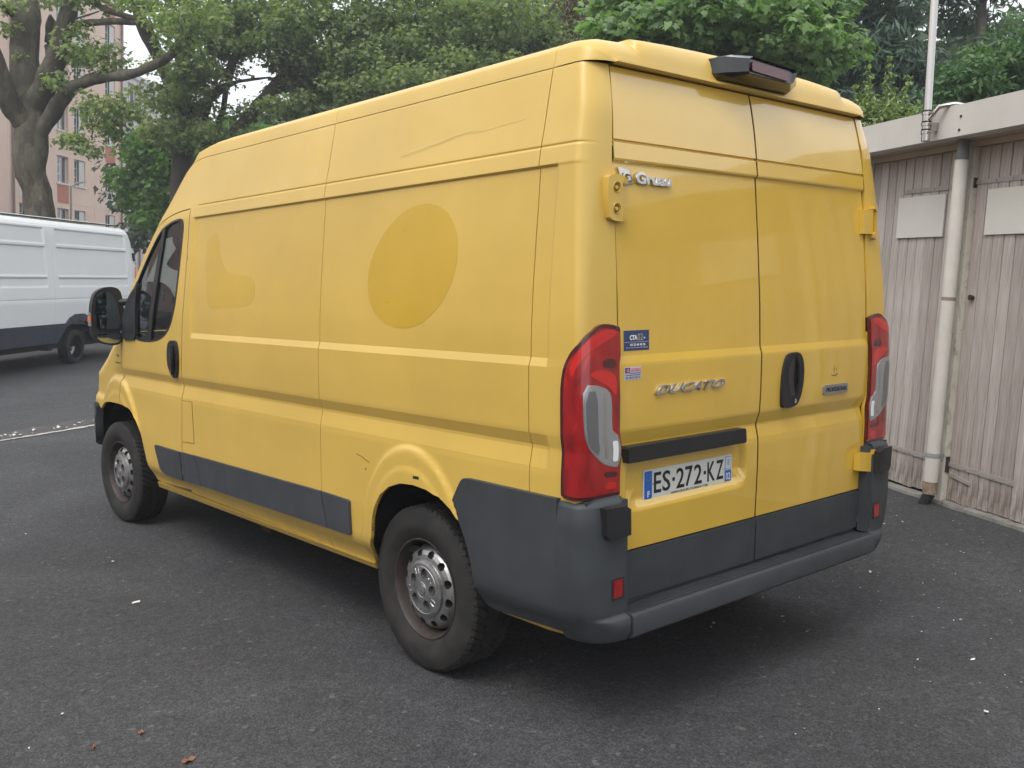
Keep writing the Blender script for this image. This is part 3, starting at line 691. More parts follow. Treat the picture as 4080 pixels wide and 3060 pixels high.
# rear bumper corners (own surface), step, buffers, reflectors
BW = tab([(.355, .945), (.370, .965), (.40, .985), (.43, 1.000), (.455, 1.014), (.48, 1.024), (.55, 1.029), (.65, 1.030), (.80, 1.030), (.845, 1.022), (.858, 1.012), (.866, .998)])
BZ_ = tab([(.355, .012), (.370, -.012), (.40, -.023), (.438, -.024), (.450, -.017), (.457, -.002), (.46, 0)])
BY = tab([(.355, -.014), (.370, -.020), (.48, -.0235), (.70, -.026), (.80, -.026), (.845, -.020), (.858, -.010), (.866, .005)])
def SB(s, z):
    s, z = np.broadcast_arrays(np.asarray(s, float), np.asarray(z, float)); w, yr = BW(z), BY(z)
    lo_ = sm(.62, .40, z); cs, cr = .07 + .05 * lo_, .11 + .04 * lo_; t = np.clip((s + cs) / (cs + cr), 0, 1)
    x = np.where(s > cr, -w + s, np.where(s > -cs, -w + t * t * cr, -w)); y = np.where(s > cr, yr, np.where(s > -cs, yr + (1 - t) ** 2 * cs, yr - s)); return x, y + BZ_(z) * sm(.02, .13, s), z
ZB = lines(.35, .87, .02, [(.355, .375, .004), (.445, .475, .004), (.84, .866, .004)])
for mir in (False, True):
    bc = [(float(BY(z)) - .121, z) for z in (.370, .43, .50, .70, .866)] + [(float(BW(z)) - .818 if z < .455 else float(BW(z)) - .826, z) for z in (.866, .80, .70, .60, .50, .470, .452, .43, .40, .362)]
    bcn = panel('bumper_corner', bc, SB, lines(-.15, .25, .015), ZB, M_grey, VAN, mirror=mir, flange=.055)
    sg = 1 if mir else -1
    box_ = prism('bumper_buffer', [(sg * .945, -.052, .842), (sg * .86, -.058, .842), (sg * .832, -.056, .828), (sg * .828, -.054, .738), (sg * .925, -.052, .734), (sg * .94, -.050, .75)], (0, .045, 0), M_black, bcn, bevel=.005, seg=3)
    V, F = tube_geo([(sg * .850, -.0595, .822), (sg * .850, -.05, .822)], .006, 10); mesh('buffer_hole', V, F, M_ink, bcn)
    prism('reflector_frame', [(sg * .892, -.0272, .590), (sg * .834, -.0272, .590), (sg * .834, -.0272, .518), (sg * .892, -.0272, .518)], (0, .02, 0), M_black, bcn, bevel=.002)
    prism('reflector', [(sg * .886, -.0290, .584), (sg * .842, -.0290, .584), (sg * .842, -.0290, .524), (sg * .886, -.0290, .524)], (0, .02, 0), M_red, bcn, bevel=.002)
# shelf behind the corner under the lamp and filler between corner and cladding
for s in (-1, 1):
    bm = bmesh.new(); add_box(bm, (min(s * .80, s * .832), -.012, .462), (max(s * .80, s * .832), .03, .85)); bmobj('bumper_inner', bm, M_grey, VAN, bevel=.003)
    bm = bmesh.new(); add_box(bm, (min(s * .82, s * .99), .0, .846), (max(s * .82, s * .99), .11, .862)); bmobj('bumper_shelf', bm, M_grey, VAN, bevel=.003)
prof = [(-.020, .366), (-.040, .370), (-.050, .380), (-.051, .436), (-.046, .449), (-.036, .455)]
yy = -.030
for k in range(6):
    prof += [(yy, .4525), (yy + .0008, .4620), (yy + .0060, .4620), (yy + .0068, .4525)]; yy += .0128
prof += [(.050, .456), (.055, .47), (.080, .47), (.080, .39)]
V = []; F = []; xs_ = [-.8085, -.790, -.60, -.30, 0, .30, .60, .790, .8095]; npf = len(prof)
for x in xs_:
    for y, z in prof:
        if abs(x) > .785 and z > .4532 and -.035 < y < .049: z = .4555
        V.append((x, y, z))
for i in range(len(xs_) - 1):
    for k in range(npf): F.append((i * npf + k, i * npf + (k + 1) % npf, (i + 1) * npf + (k + 1) % npf, (i + 1) * npf + k))
F.append(tuple(range(npf))[::-1]); F.append(tuple((len(xs_) - 1) * npf + k for k in range(npf)))
mesh('rear_step', V, F, M_grey, VAN, smooth=True, ang=25)

# high stop lamp housing with camera lens
bm = bmesh.new()
base = [(-.262, .085, 2.406), (-.262, .066, 2.350), (-.235, .064, 2.330), (.205, .064, 2.330), (.262, .075, 2.375), (.262, .085, 2.402), (.20, .10, 2.425), (-.20, .10, 2.425)]
mid_ = [(-.235, .035, 2.410), (-.232, .030, 2.352), (-.205, .032, 2.338), (.190, .032, 2.338), (.228, .030, 2.365), (.232, .035, 2.405), (.175, .040, 2.424), (-.185, .040, 2.424)]
face = [(-.160, -.022, 2.404), (-.157, -.018, 2.358), (-.148, -.016, 2.350), (.118, -.016, 2.346), (.140, -.018, 2.360), (.152, -.022, 2.396), (.140, -.024, 2.404), (-.140, -.024, 2.413)]
inn = [(-.150, -.010, 2.400), (-.149, -.010, 2.360), (-.144, -.010, 2.356), (.114, -.010, 2.352), (.130, -.010, 2.362), (.140, -.010, 2.394), (.132, -.010, 2.398), (-.136, -.010, 2.406)]
rows = [[bm.verts.new(p) for p in L_] for L_ in (base, mid_, face, inn)]
for r0, r1 in zip(rows[:-1], rows[1:]):
    for k in range(8): bm.faces.new((r0[k], r0[(k + 1) % 8], r1[(k + 1) % 8], r1[k]))
bm.faces.new(rows[-1]); bk = [bm.verts.new((x, .16, z)) for x, y, z in base]
for k in range(8): bm.faces.new((bk[k], bk[(k + 1) % 8], rows[0][(k + 1) % 8], rows[0][k]))
hl = bmobj('stop_lamp_housing', bm, M_blackgloss, VAN, bevel=.0035, seg=2)
prism('stop_lamp', [(x, -.019, z - .004 * (x + .02) / .12) for x, z in rrect(-.138, .104, 2.360, 2.393, .008)], (0, .02, 0), pmat('unlit_red_lens', (.085, .004, .006), .25, coat=.5), hl, bevel=.003)

# fuel flap, paint ghosts, small marks
fp = [(3.243, .938), (3.106, .943), (3.091, .703), (3.262, .694)]
panel('fuel_flap', fp, S, YSg, ZS, M_seam, VAN, off=.0012, flange=.003)  # dark backing, its margin painted as the shaded gap round the flap
c_ = (3.175, .82); fp2 = [(c_[0] + (a - c_[0]) * .962, c_[1] + (z - c_[1]) * .978) for a, z in fp]
panel('fuel_flap', fp2, S, YSg, ZS, M_faded, VAN, off=.0028, flange=.003)
gh = smooth_poly([(0.888, 1.905), (0.762, 1.861), (0.690, 1.769), (0.684, 1.647), (0.755, 1.515), (0.90, 1.426), (1.035, 1.405), (1.166, 1.427), (1.265, 1.494), (1.300, 1.600), (1.276, 1.700), (1.186, 1.808), (1.045, 1.888)], 2)
panel('round_decal_ghost', gh, S, YSg, ZS, M_ghost, VAN, off=.0006, flange=.0003)
M_gh2 = paint('half_faded_yellow_paint', (.590, .375, .040), .38, .7, .12, .2, .03)
gh = smooth_poly([(2.858, 1.880), (2.82, 1.882), (2.786, 1.859), (2.760, 1.771), (2.70, 1.69), (2.605, 1.648), (2.405, 1.645), (2.335, 1.615), (2.323, 1.54), (2.391, 1.484), (2.711, 1.481), (2.80, 1.469), (2.893, 1.480), (2.915, 1.628), (2.942, 1.757), (2.922, 1.836)], 2)
panel('cut_decal_ghost', gh, S, YSg, ZS, M_gh2, VAN, off=.0006, flange=.0003)
def wire(name, pts, r, mat):
    P3 = []
    for a, z in pts:
        x, y, zz = S(np.float64(a), np.float64(z)); P3.append((float(x) - .0003, float(y), float(zz)))
    return tube(name, P3, r, mat, VAN, n=5)
M_scr = pmat('scratch_light', (.62, .50, .25), .6)
wire('scratch', [(1.110, 2.100), (.95, 2.118), (.843, 2.128), (.75, 2.142), (.66, 2.147), (.604, 2.142)], .0007, M_scr)
wire('scratch', [(1.08, 2.0975), (.93, 2.112), (.80, 2.128), (.70, 2.142), (.60, 2.137), (.567, 2.139), (.45, 2.147), (.36, 2.152)], .00045, M_scr)
wire('scratch', [(1.371, .859), (1.33, .852), (1.30, .842), (1.267, .834)], .0011, M_ink)
wire('scratch', [(1.305, .800), (1.295, .806), (1.30, .795)], .0012, M_ink)
sl = [(.925, .816), (.925, .828), (.886, .829), (.886, .817)]
panel('jacking_slot', sl, S, YSg, ZS, M_ink, VAN, off=.0008, flange=.001)
for a, z in ((4.335, 1.150), (4.32, 1.148), (4.31, 1.146), (4.30, 1.145)):
    panel('worn_wing_badge', [(a, z - .006), (a - .007, z - .006), (a - .008, z + .008), (a, z + .006)], S, [4.0], [1.0], M_ink, VAN, off=.001, flange=.001)
for k in range(5):
    a = 4.365 - k * .022; panel('worn_wing_badge', [(a, 1.098), (a - .016, 1.096), (a - .014, 1.106), (a - .003, 1.108)], S, [4.0], [1.0], M_ink, VAN, off=.001, flange=.001)
# cab door handle
dh = smooth_poly([(3.335, 1.283), (3.290, 1.282), (3.268, 1.262), (3.256, 1.19), (3.272, 1.090), (3.295, 1.070), (3.340, 1.066), (3.385, 1.095), (3.418, 1.150), (3.408, 1.25), (3.375, 1.278)], 1)
o = panel('cab_door_handle', dh, S, YSg, ZS, M_black, VAN, off=.012, flange=.015)
dh2 = [(3.335 + (a - 3.335) * .6, 1.18 + (z - 1.18) * .72) for a, z in dh]
panel('handle_recess', dh2, S, YSg, ZS, M_blackgloss, o, off=.0130, flange=.001)
prism('handle_grip', [(-1.042, 3.325, 1.262), (-1.048, 3.300, 1.22), (-1.048, 3.300, 1.13), (-1.042, 3.315, 1.085), (-1.038, 3.335, 1.10), (-1.040, 3.33, 1.25)], (.018, 0, 0), M_black, o, bevel=.003)
# sill, under strip and underbody
for mir in (False, True):
    sg = 1 if mir else -1
    prism('sill', [(sg * .962, 1.325, .374), (sg * .962, 3.80, .374), (sg * .944, 3.82, .335), (sg * .944, 1.33, .345)], (-sg * .03, 0, 0), M_faded, VAN, bevel=.004)
    prism('chassis_rail', [(sg * .935, .50, .388), (sg * .935, .045, .388), (sg * .925, .03, .368), (sg * .925, .25, .352), (sg * .925, .50, .352)], (-sg * .05, 0, 0), M_paint, VAN, bevel=.004)
box('underbody', (-.86, .10, .40), (.86, 4.7, .46), M_dark, VAN)
box('cargo_floor', (-.93, .12, .47), (.93, 3.1, .50), M_dark, VAN)
box('bulkhead', (-.86, 3.02, .50), (.86, 3.05, 2.25), M_inner, VAN)
tube('exhaust_pipe', [(-.78, 2.60, .26), (-.80, 2.66, .27), (-.70, 2.9, .29), (-.6, 3.4, .30)], .03, pmat('rusty_metal', (.08, .05, .035), .7, .4), VAN)
# wheel housings
def housing(y0, z0, r, x0, x1):
    V = []; F = []; n = 20
    for i in range(n + 1):
        a = math.pi * i / n
        for x in (x0, x1): V.append((x, y0 + r * math.cos(a), z0 + r * math.sin(a)))
    for i in range(n): F.append((2 * i, 2 * i + 1, 2 * i + 3, 2 * i + 2))
    F.append(tuple([2 * i + 1 for i in range(n + 1)]))
    return mesh('wheel_housing', V, F, M_dark, VAN)
for s in (-1, 1):
    housing(.945, .41, .388, s * .965, s * .60); housing(4.40, .42, .415, s * .94, s * .58)
# cab interior
M_seat = pmat('seat_fabric', (.20, .22, .24), .9)
for x in (-.48, .05, .5):
    prism('seat', [(x - .2, 3.35, 1.0), (x + .2, 3.35, 1.0), (x + .2, 3.18, 1.55), (x - .2, 3.18, 1.55)], (0, .12, 0), M_seat, VAN, bevel=.04, seg=3)
    prism('headrest', [(x - .12, 3.17, 1.58), (x + .12, 3.17, 1.58), (x + .11, 3.13, 1.76), (x - .11, 3.13, 1.76)], (0, .09, 0), M_seat, VAN, bevel=.03, seg=3)
prism('dashboard', [(-.85, 4.25, 1.20), (.85, 4.25, 1.20), (.85, 4.10, .95), (-.85, 4.10, .95)], (0, .30, .02), M_inner, VAN, bevel=.03)
box('cab_floor', (-.9, 3.06, .50), (.9, 4.6, .55), M_inner, VAN)
V, F = [], []
sw = [(-.45 + .19 * math.cos(R(20 * k)), 3.98 + .13 * math.sin(R(20 * k)), 1.22 + .13 * math.sin(R(20 * k))) for k in range(19)]
tube('steering_wheel', sw, .014, M_black, VAN, n=8)
box('paper_on_dashboard', (-.35, 4.30, 1.232), (-.05, 4.45, 1.236), M_white, VAN)

# door mirror
def mirror_unit(s):
    head = smooth_poly([(-1.179, 1.512), (-1.160, 1.565), (-1.105, 1.596), (-1.044, 1.600), (-1.003, 1.578), (-.990, 1.518), (-.983, 1.445), (-.983, 1.347), (-.993, 1.250), (-1.036, 1.222), (-1.099, 1.226), (-1.162, 1.250), (-1.190, 1.305), (-1.192, 1.393), (-1.188, 1.456)], 1)
    o = prism('door_mirror', [(-s * x, 4.195, z) for x, z in head], (0, .055, 0), M_black, VAN, bevel=.016, seg=3)
    up = smooth_poly([(-1.163, 1.488), (-1.148, 1.553), (-1.097, 1.575), (-1.045, 1.545), (-1.020, 1.468), (-1.005, 1.333), (-1.085, 1.327), (-1.158, 1.321), (-1.168, 1.393)], 1)
    lo = smooth_poly([(-1.168, 1.303), (-1.020, 1.305), (-1.010, 1.262), (-1.034, 1.236), (-1.105, 1.238), (-1.157, 1.262)], 1)
    for P_ in (up, lo):
        q = [(-s * x, 4.1925 + (x + 1.09) * .03 * 0, z) for x, z in P_]
        ob = prism('mirror_pane', q, (0, .002, 0), M_mirror, o)
    prism('turn_signal', [(-s * x, 4.20, z) for x, z in ((-1.196, 1.435), (-1.182, 1.44), (-1.182, 1.345), (-1.196, 1.35))], (0, .05, 0), M_clear, o, bevel=.002)
    prism('turn_signal', [(-s * x, 4.199, z) for x, z in ((-1.198, 1.41), (-1.184, 1.412), (-1.184, 1.378), (-1.198, 1.38))], (0, .05, 0), M_orange, o, bevel=.002)
    for z in (1.50, 1.30): tube('mirror_arm', [(s * .93, 4.16, z), (s * 1.0, 4.21, z), (s * 1.03, 4.24, z)], .024, M_black, o, n=10)
    prism('mirror_arm', [(s * .915, 4.12, 1.44), (s * .975, 4.20, 1.44), (s * .975, 4.20, 1.27), (s * .915, 4.12, 1.27)], (0, .05, 0), M_black, o, bevel=.01)
mirror_unit(-1); mirror_unit(1)

# wheels
def wheel_mats():
    m = pmat('tyre_rubber', (.022, .021, .021), .8, spec=.3); t = NT(m)
    t.base(t.ramp(t.noise(9, 6, .7), [(.35, (.016, .0155, .015)), (.75, (.040, .037, .034))])); t.bump(t.noise(240, 2), .15, .001)
    r = pmat('silver_steel', (.42, .42, .42), .34, .85); t = NT(r)
    t.base(t.ramp(t.noise(14, 6, .7), [(.38, (.46, .46, .46)), (.72, (.22, .21, .20))]))
    d = pmat('rusty_rim', (.07, .045, .035), .6, .3); t = NT(d)
    t.base(t.ramp(t.noise(22, 6, .7), [(.3, (.035, .028, .025)), (.6, (.060, .046, .040)), (.8, (.16, .12, .10))]))
    return m, r, d
M_tyre, M_rim, M_rust = wheel_mats()
def wheel_meshes():
    # local: axis X, outer side -X, hub centre at the origin
    prof = [(-.070, .200), (-.088, .207), (-.098, .222), (-.108, .245), (-.1125, .268), (-.111, .290), (-.106, .310), (-.101, .322), (-.0995, .326)]
    tr = [(-.095, .333), (-.088, .3395)] + [(-.088 + i * .0044, .3418 + .0010 * (1 - abs(-.088 + i * .0044) / .088)) for i in range(1, 40)] + [(.088, .3395), (.095, .333)]
    P_ = prof + tr + [(.1, .324), (.1125, .27), (.098, .222), (.075, .200)]
    n = 576; V = []; F = []
    for x, r in P_:
        for k in range(n):
            rr = r
            if r > .331:
                ph = (k / n * 64 + abs(x) * 16) % 1.0
                if ph < .20 and abs(x) > .012: rr -= .0085 * (1 if r > .3405 else .45)
                if abs(abs(x) - .030) < .0035: rr -= .008
                ph2 = (k / n * 128 + abs(x) * 40) % 1.0
                if ph2 < .10 and abs(x) > .035: rr -= .004
            a = 2 * math.pi * k / n; V.append((x, rr * math.cos(a), rr * math.sin(a)))
    m = len(P_); V = np.array(V)
    for i, (x, r) in enumerate(P_):      # raised rings and lettering on the sidewall
        if x < 0 and .262 < r < .275: V[i * n:(i + 1) * n, 0] -= .002
    F = [(i * n + k, i * n + (k + 1) % n, (i + 1) * n + (k + 1) % n, (i + 1) * n + k) for i in range(m - 1) for k in range(n)]
    me = bpy.data.meshes.new('tyre'); me.from_pydata([tuple(v) for v in V], [], F); me.materials.append(M_tyre)
    me.polygons.foreach_set('use_smooth', np.ones(len(me.polygons), dtype=bool)); me.set_sharp_from_angle(angle=R(28))
    out = {'tyre': me}
    def grid(name, prof, n, disp, mats, ang=30):
        V = []; F = []; MI = []
        for x, r in prof:
            for k in range(n):
                a = 2 * math.pi * k / n; dx = disp(r, a)
                V.append((x + dx, r * math.cos(a), r * math.sin(a)))
        for i in range(len(prof) - 1):
            for k in range(n):
                F.append((i * n + k, i * n + (k + 1) % n, (i + 1) * n + (k + 1) % n, (i + 1) * n + k))
                d = max(disp(prof[i][1], 2 * math.pi * k / n), disp(prof[i + 1][1], 2 * math.pi * (k + 1) / n), disp(prof[i][1], 2 * math.pi * (k + 1) / n), disp(prof[i + 1][1], 2 * math.pi * k / n)); MI.append(1 if d > .012 else 0)
        me = bpy.data.meshes.new(name); me.from_pydata(V, [], F)
        for q in mats: me.materials.append(q)
        me.polygons.foreach_set('material_index', np.array(MI, dtype=np.int32))
        me.polygons.foreach_set('use_smooth', np.ones(len(me.polygons), dtype=bool)); me.set_sharp_from_angle(angle=R(ang)); return me
    out['rim_barrel'] = grid('rim', [(-.088, .2075), (-.093, .209), (-.094, .204), (-.085, .1985), (-.070, .196), (-.045, .187), (-.02, .183), (.02, .181), (.06, .19)], 96, lambda r, a: 0, [M_rust, M_rust])
    def holes(r, a):
        k = round(a / (2 * math.pi / 12)); da = (a - k * 2 * math.pi / 12) * r
        return .03 if (da / .0165) ** 2 + ((r - .147) / .0130) ** 2 < 1 else 0.0
    rr = list(np.linspace(.186, .118, 36))
    prof2 = [(float(np.interp(r, [.118, .125, .140, .155, .168, .178, .184, .186], [-.084, -.084, -.081, -.073, -.058, -.036, -.016, -.008])), r) for r in rr]
    out['wheel_disc'] = grid('wheel_disc', prof2, 420, holes, [M_rim, M_ink], 40)
    def lug(r, a):
        for k in range(5):
            b = 2 * math.pi * k / 5 + .3; dx, dy_ = r * math.cos(a) - .068 * math.cos(b), r * math.sin(a) - .068 * math.sin(b); q = math.hypot(dx, dy_)
            if q < .0085: return .0125
            if q < .0200: return .0150
        if .094 < r < .100: return .0015
        if .030 < r < .033: return .0015
        if .040 < r < .092:
            k = round((a - .3 - math.pi / 5) / (2 * math.pi / 5)); da = (a - .3 - math.pi / 5 - k * 2 * math.pi / 5) * r
            if abs(abs(da) - .010) < .0022 and r > .07: return .003
        return 0.0
    rr = [.119, .1185, .117] + list(np.linspace(.115, .0, 60))
    prof3 = [(-.078 if r > .1186 else (-.088 if r > .118 else float(np.interp(r, [0, .03, .05, .09, .105, .117], [-.106, -.105, -.1030, -.100, -.098, -.093]))), r) for r in rr]
    out['hub_cap'] = grid('hub_cap', prof3, 300, lug, [M_rim, pmat('recess_grey', (.10, .10, .10), .5, .5)], 28)
    V = [(-.1085, .022 * math.cos(R(15 * k)), .022 * math.sin(R(15 * k))) for k in range(24)] + [(-.103, .022 * math.cos(R(15 * k)), .022 * math.sin(R(15 * k))) for k in range(24)]
    me = bpy.data.meshes.new('hub_badge'); me.from_pydata(V, [], [tuple(range(24))] + [(k, (k + 1) % 24, 24 + (k + 1) % 24, 24 + k) for k in range(24)]); me.materials.append(pmat('hub_badge_grey', (.22, .22, .23), .35, .5))
    out['hub_badge'] = me
    return out
WM = wheel_meshes()
def make_wheel(M4, rot):
    w = empty('wheel'); w.parent = VAN; w.matrix_local = M4 @ Matrix.Rotation(R(rot), 4, 'X')
    for k in ('tyre', 'rim_barrel', 'wheel_disc', 'hub_cap', 'hub_badge'): link(k, WM[k], None, w)
    text('hub_lettering', 'FIAT', .015, M_chrome, w, T((-.1088, 0, 0)) @ Matrix.Rotation(R(-90), 4, 'Z') @ Matrix.Rotation(R(90), 4, 'X') @ T((0, -.005, 0)), align='CENTER', depth=.0005, sx=.8)
for x, y, rt, st in ((-.866, .959, 12, 0), (-.866, 4.470, 55, 3)):
    make_wheel(T((x, y, .3436)) @ Matrix.Rotation(R(st), 4, 'Z'), rt)
for x, y, rt in ((.866, .959, 40), (.866, 4.470, 5)):
    make_wheel(T((x, y, .3436)) @ Matrix.Rotation(R(180), 4, 'Z'), rt)
tube('rear_axle', [(-.78, .96, .34), (.78, .96, .34)], .05, M_dark, VAN)

# ------------------------------------------------------------------ ground
GZX, GZY = 0.0270397, -0.0490551
def gz(x, y):
    z = GZX * x + GZY * y
    if y > 9.4: z += .026 * min(y - 9.4, 12)
    if y > 21.4: z += .049 * (y - 21.4)
    if x > 12: z -= GZX * (x - 12)
    if x < -14: z -= GZX * (x + 14)
    if y < -14: z -= GZY * (y + 14)
    return z
gx = [-124, -60, -30] + list(range(-14, 13, 2)) + [16, 24, 40, 80, 124]
gy = [-124, -60, -30, -14, -8, -4, 0, 4, 8, 9.4, 11, 13, 15, 17, 19, 21.4, 25, 30, 40, 60, 90, 124]
V = [(x, y, gz(x, y)) for y in gy for x in gx]; nx = len(gx)
F = [(j * nx + i, j * nx + i + 1, (j + 1) * nx + i + 1, (j + 1) * nx + i) for j in range(len(gy) - 1) for i in range(nx - 1)]
M_asph = pmat('asphalt', (.05, .05, .05), .85); t = NT(M_asph)
agg = t.n('ShaderNodeTexVoronoi', i_Scale=150.0); t.l(t.co(), agg.inputs['Vector'])
ag2 = t.n('ShaderNodeTexVoronoi', i_Scale=60.0); t.l(t.co(), ag2.inputs['Vector'])
grain = t.ramp(agg.outputs['Color'], [(.15, .50), (.5, .88), (.85, 1.62)])
pale = t.ramp(ag2.outputs['Color'], [(.90, 0), (.93, 1)])
patch = t.ramp(t.noise(.75, 7, .65, None, .6), [(.34, (.030, .0295, .0315)), (.50, (.038, .0375, .0395)), (.66, (.049, .0485, .0505))])
c = t.mix(1.0, patch, grain, 'MULTIPLY'); c = t.mix(t.math('MULTIPLY', pale, .6), c, (.13, .128, .12))
c = t.mix(1.0, c, t.ramp(t.noise(14, 5, .7), [(.3, .80), (.7, 1.2)]), 'MULTIPLY')
oil = t.ramp(t.noise(1.1, 3, .5, t.mapped((1, 1, 1), loc=(3.1, 7.7, 0))), [(.66, 0), (.74, 1)])
c = t.mix(t.math('MULTIPLY', oil, .35), c, (.022, .022, .023))
fle = t.ramp(t.noise(120, 2, .5), [(.74, 0), (.77, 1)]); c = t.mix(t.math('MULTIPLY', fle, .7), c, (.30, .28, .25))
t.base(c); t.rough(t.ramp(t.noise(40, 3), [(.3, .72), (.7, .95)]))
hgt = t.math('ADD', agg.outputs['Distance'], t.math('MULTIPLY', ag2.outputs['Distance'], .6))
t.bump(hgt, .55, .004)
gr = mesh('ground', V, F, M_asph); gr['kind'] = 'structure'
# worn painted edge and dirty gutter across the yard beyond the van
M_kerb = pmat('worn_edge_paint', (.40, .37, .33), .8); t = NT(M_kerb)
t.base(t.mix(t.ramp(t.noise(11, 6, .75), [(.48, 0), (.60, 1)]), (.42, .39, .35), (.10, .085, .08)))
M_gut = pmat('gutter_dirt', (.085, .068, .062), .95); t = NT(M_gut)
t.base(t.ramp(t.noise(7, 8, .8), [(.35, (.045, .044, .045)), (.55, (.072, .062, .060)), (.8, (.12, .11, .10))]))
def strip(name, path, w, mat, dz, wob=0.0):
    V = []; F = []; n = len(path)
    for i, (x, y) in enumerate(path):
        a = path[max(i - 1, 0)]; b = path[min(i + 1, n - 1)]; d = Vector((b[0] - a[0], b[1] - a[1])).normalized(); p = Vector((-d.y, d.x))
        for s in (-.5, .5):
            o = s * w + noise.noise(Vector((x * 6, y * 6, s * 9))) * wob
            V.append((x + p.x * o, y + p.y * o, gz(x + p.x * o, y + p.y * o) + dz))
    for i in range(n - 1): F.append((2 * i, 2 * i + 1, 2 * i + 3, 2 * i + 2))
    return mesh(name, V, F, mat)
path = [(-14 + .12 * i, 8.97 + .49 * ((-14 + .12 * i) + .66) + .0 * math.sin(i)) for i in range(180)]
path = [(x, 9.02 + .46 * (x + .66)) for x, _ in path]
tag(strip('gutter', [(x - .12, y + .27) for x, y in path], .40, M_gut, .004, .10), kind='structure')
tag(strip('kerb_line', path, .075, M_kerb, .008, .035), kind='structure')
M_patch = pmat('smoothed_tar', (.047, .049, .050), .8); t = NT(M_patch)
t.base(t.ramp(t.noise(90, 4, .7), [(.3, (.036, .037, .038)), (.7, (.058, .060, .061))])); t.bump(t.noise(160, 2), .3, .003)
# fallen petals, grit and leaves
M_petal = pmat('petal', (.62, .56, .54), .6); M_bl = pmat('brown_leaf', (.22, .10, .05), .7)
def flakes(name, pts, mat, k=6):
    V = []; F = []
    for x, y, r in pts:
        a0 = rng.uniform(0, 6.28); st = rng.uniform(.45, 1); zz = gz(x, y) + .004; b = len(V)
        for i in range(k):
            a = 2 * math.pi * i / k; rr = r * rng.uniform(.6, 1.15); px, py = rr * math.cos(a), rr * st * math.sin(a)
            V.append((x + px * math.cos(a0) - py * math.sin(a0), y + px * math.sin(a0) + py * math.cos(a0), zz + rng.uniform(0, r * .7)))
        F.append(tuple(range(b, b + k)))
    return mesh(name, V, F, mat)
pts = []
while len(pts) < 520:
    x, y = rng.uniform(-6, 6), rng.uniform(-3.5, 12)
    if -1.1 < x < 1.1 and -.2 < y < 5.5 and rng.random() > .1: continue
    q = rng.random(); dens = .35 if x < -1 else 1.0
    if rng.random() > dens: continue
    pts.append((x, y, .0035 + .011 * q ** 4))
tag(flakes('fallen_petals', pts, M_petal), kind='stuff')
_e = []
while len(_e) < 200:
    x, y = rng.uniform(.3, 4.2), rng.uniform(-2.5, 2.0)
    if (x - 4.0) * .883 - (y - 1.54) * .469 > -.15: continue
    _e.append((x, y, .004 + .008 * rng.random() ** 3))
tag(flakes('fallen_petals', _e, M_petal), kind='stuff')
tp = [(-2.2 + .1 * i, -1.62 + .1 * i * .02 - .0 + .10 * math.sin(i * .09) + .0035 * i) for i in range(75)]
tag(strip('tar_seam', tp, .20, M_patch, .004, .05), kind='structure')
pts = [(rng.uniform(-2.5, 1.2), 0, 0) for _ in range(90)]
pts = [(x, 9.02 + .46 * (x + .66) + .25 + rng.normal() * .09, .012 + .018 * rng.random()) for x, _, _ in pts]
tag(flakes('gutter_litter', pts, M_petal), kind='stuff')
pts = [(rng.uniform(-4, 3), rng.uniform(-2.5, 6), .006 + .006 * rng.random()) for _ in range(60)]
tag(flakes('leaf_crumbs', pts, M_bl), kind='stuff')
CP = Vector((-3.26091, -2.10661, 1.57436))
def ray(u, v):
    q = cam.matrix_world.to_3x3() @ Vector(((u - 2040) / 3839.2, -(v - 1530) / 3839.2, -1)); return q
def at(u, v, d): return CP + ray(u, v) * d
def on_ground(u, v):
    r = ray(u, v); t_ = 3.0
    for _ in range(60):
        p = CP + r * t_; t_ += (p.z - gz(p.x, p.y)) / max(-r.z, .02) * .8
    return CP + r * t_
for u, v, lb, r in ((750, 3036, 'curled brown leaf lying near the bottom edge of the asphalt', .030), (560, 2925, 'small orange-brown leaf scrap on the asphalt, left of the curled leaf', .018), (372, 2985, 'faint brown leaf fragment at the lower left of the yard', .016)):
    p = on_ground(u, v); V = [(0, 0, .006)]; n = 12
    for i in range(n):
        a = 2 * math.pi * i / n; rr = r * (1 if i % 2 else .62); V.append((rr * math.cos(a), rr * .6 * math.sin(a), .003 + .010 * abs(math.sin(a * 1.5))))
    o = mesh('fallen_leaf', V, [(0, 1 + i, 1 + (i + 1) % n) for i in range(n)], M_bl); o.location = p; o.rotation_euler = (0, 0, rng.uniform(0, 6))
    tag(o, lb, 'leaf', 'brown leaves on the asphalt')
p = on_ground(540, 2403)
o = mesh('paper_scrap', [(-.022, -.008, .004), (.02, -.010, .006), (.024, .006, .010), (-.012, .011, .005)], [(0, 1, 2, 3)], M_petal); o.location = p
tag(o, 'small white scrap lying on the asphalt left of the rear wheel', 'litter')

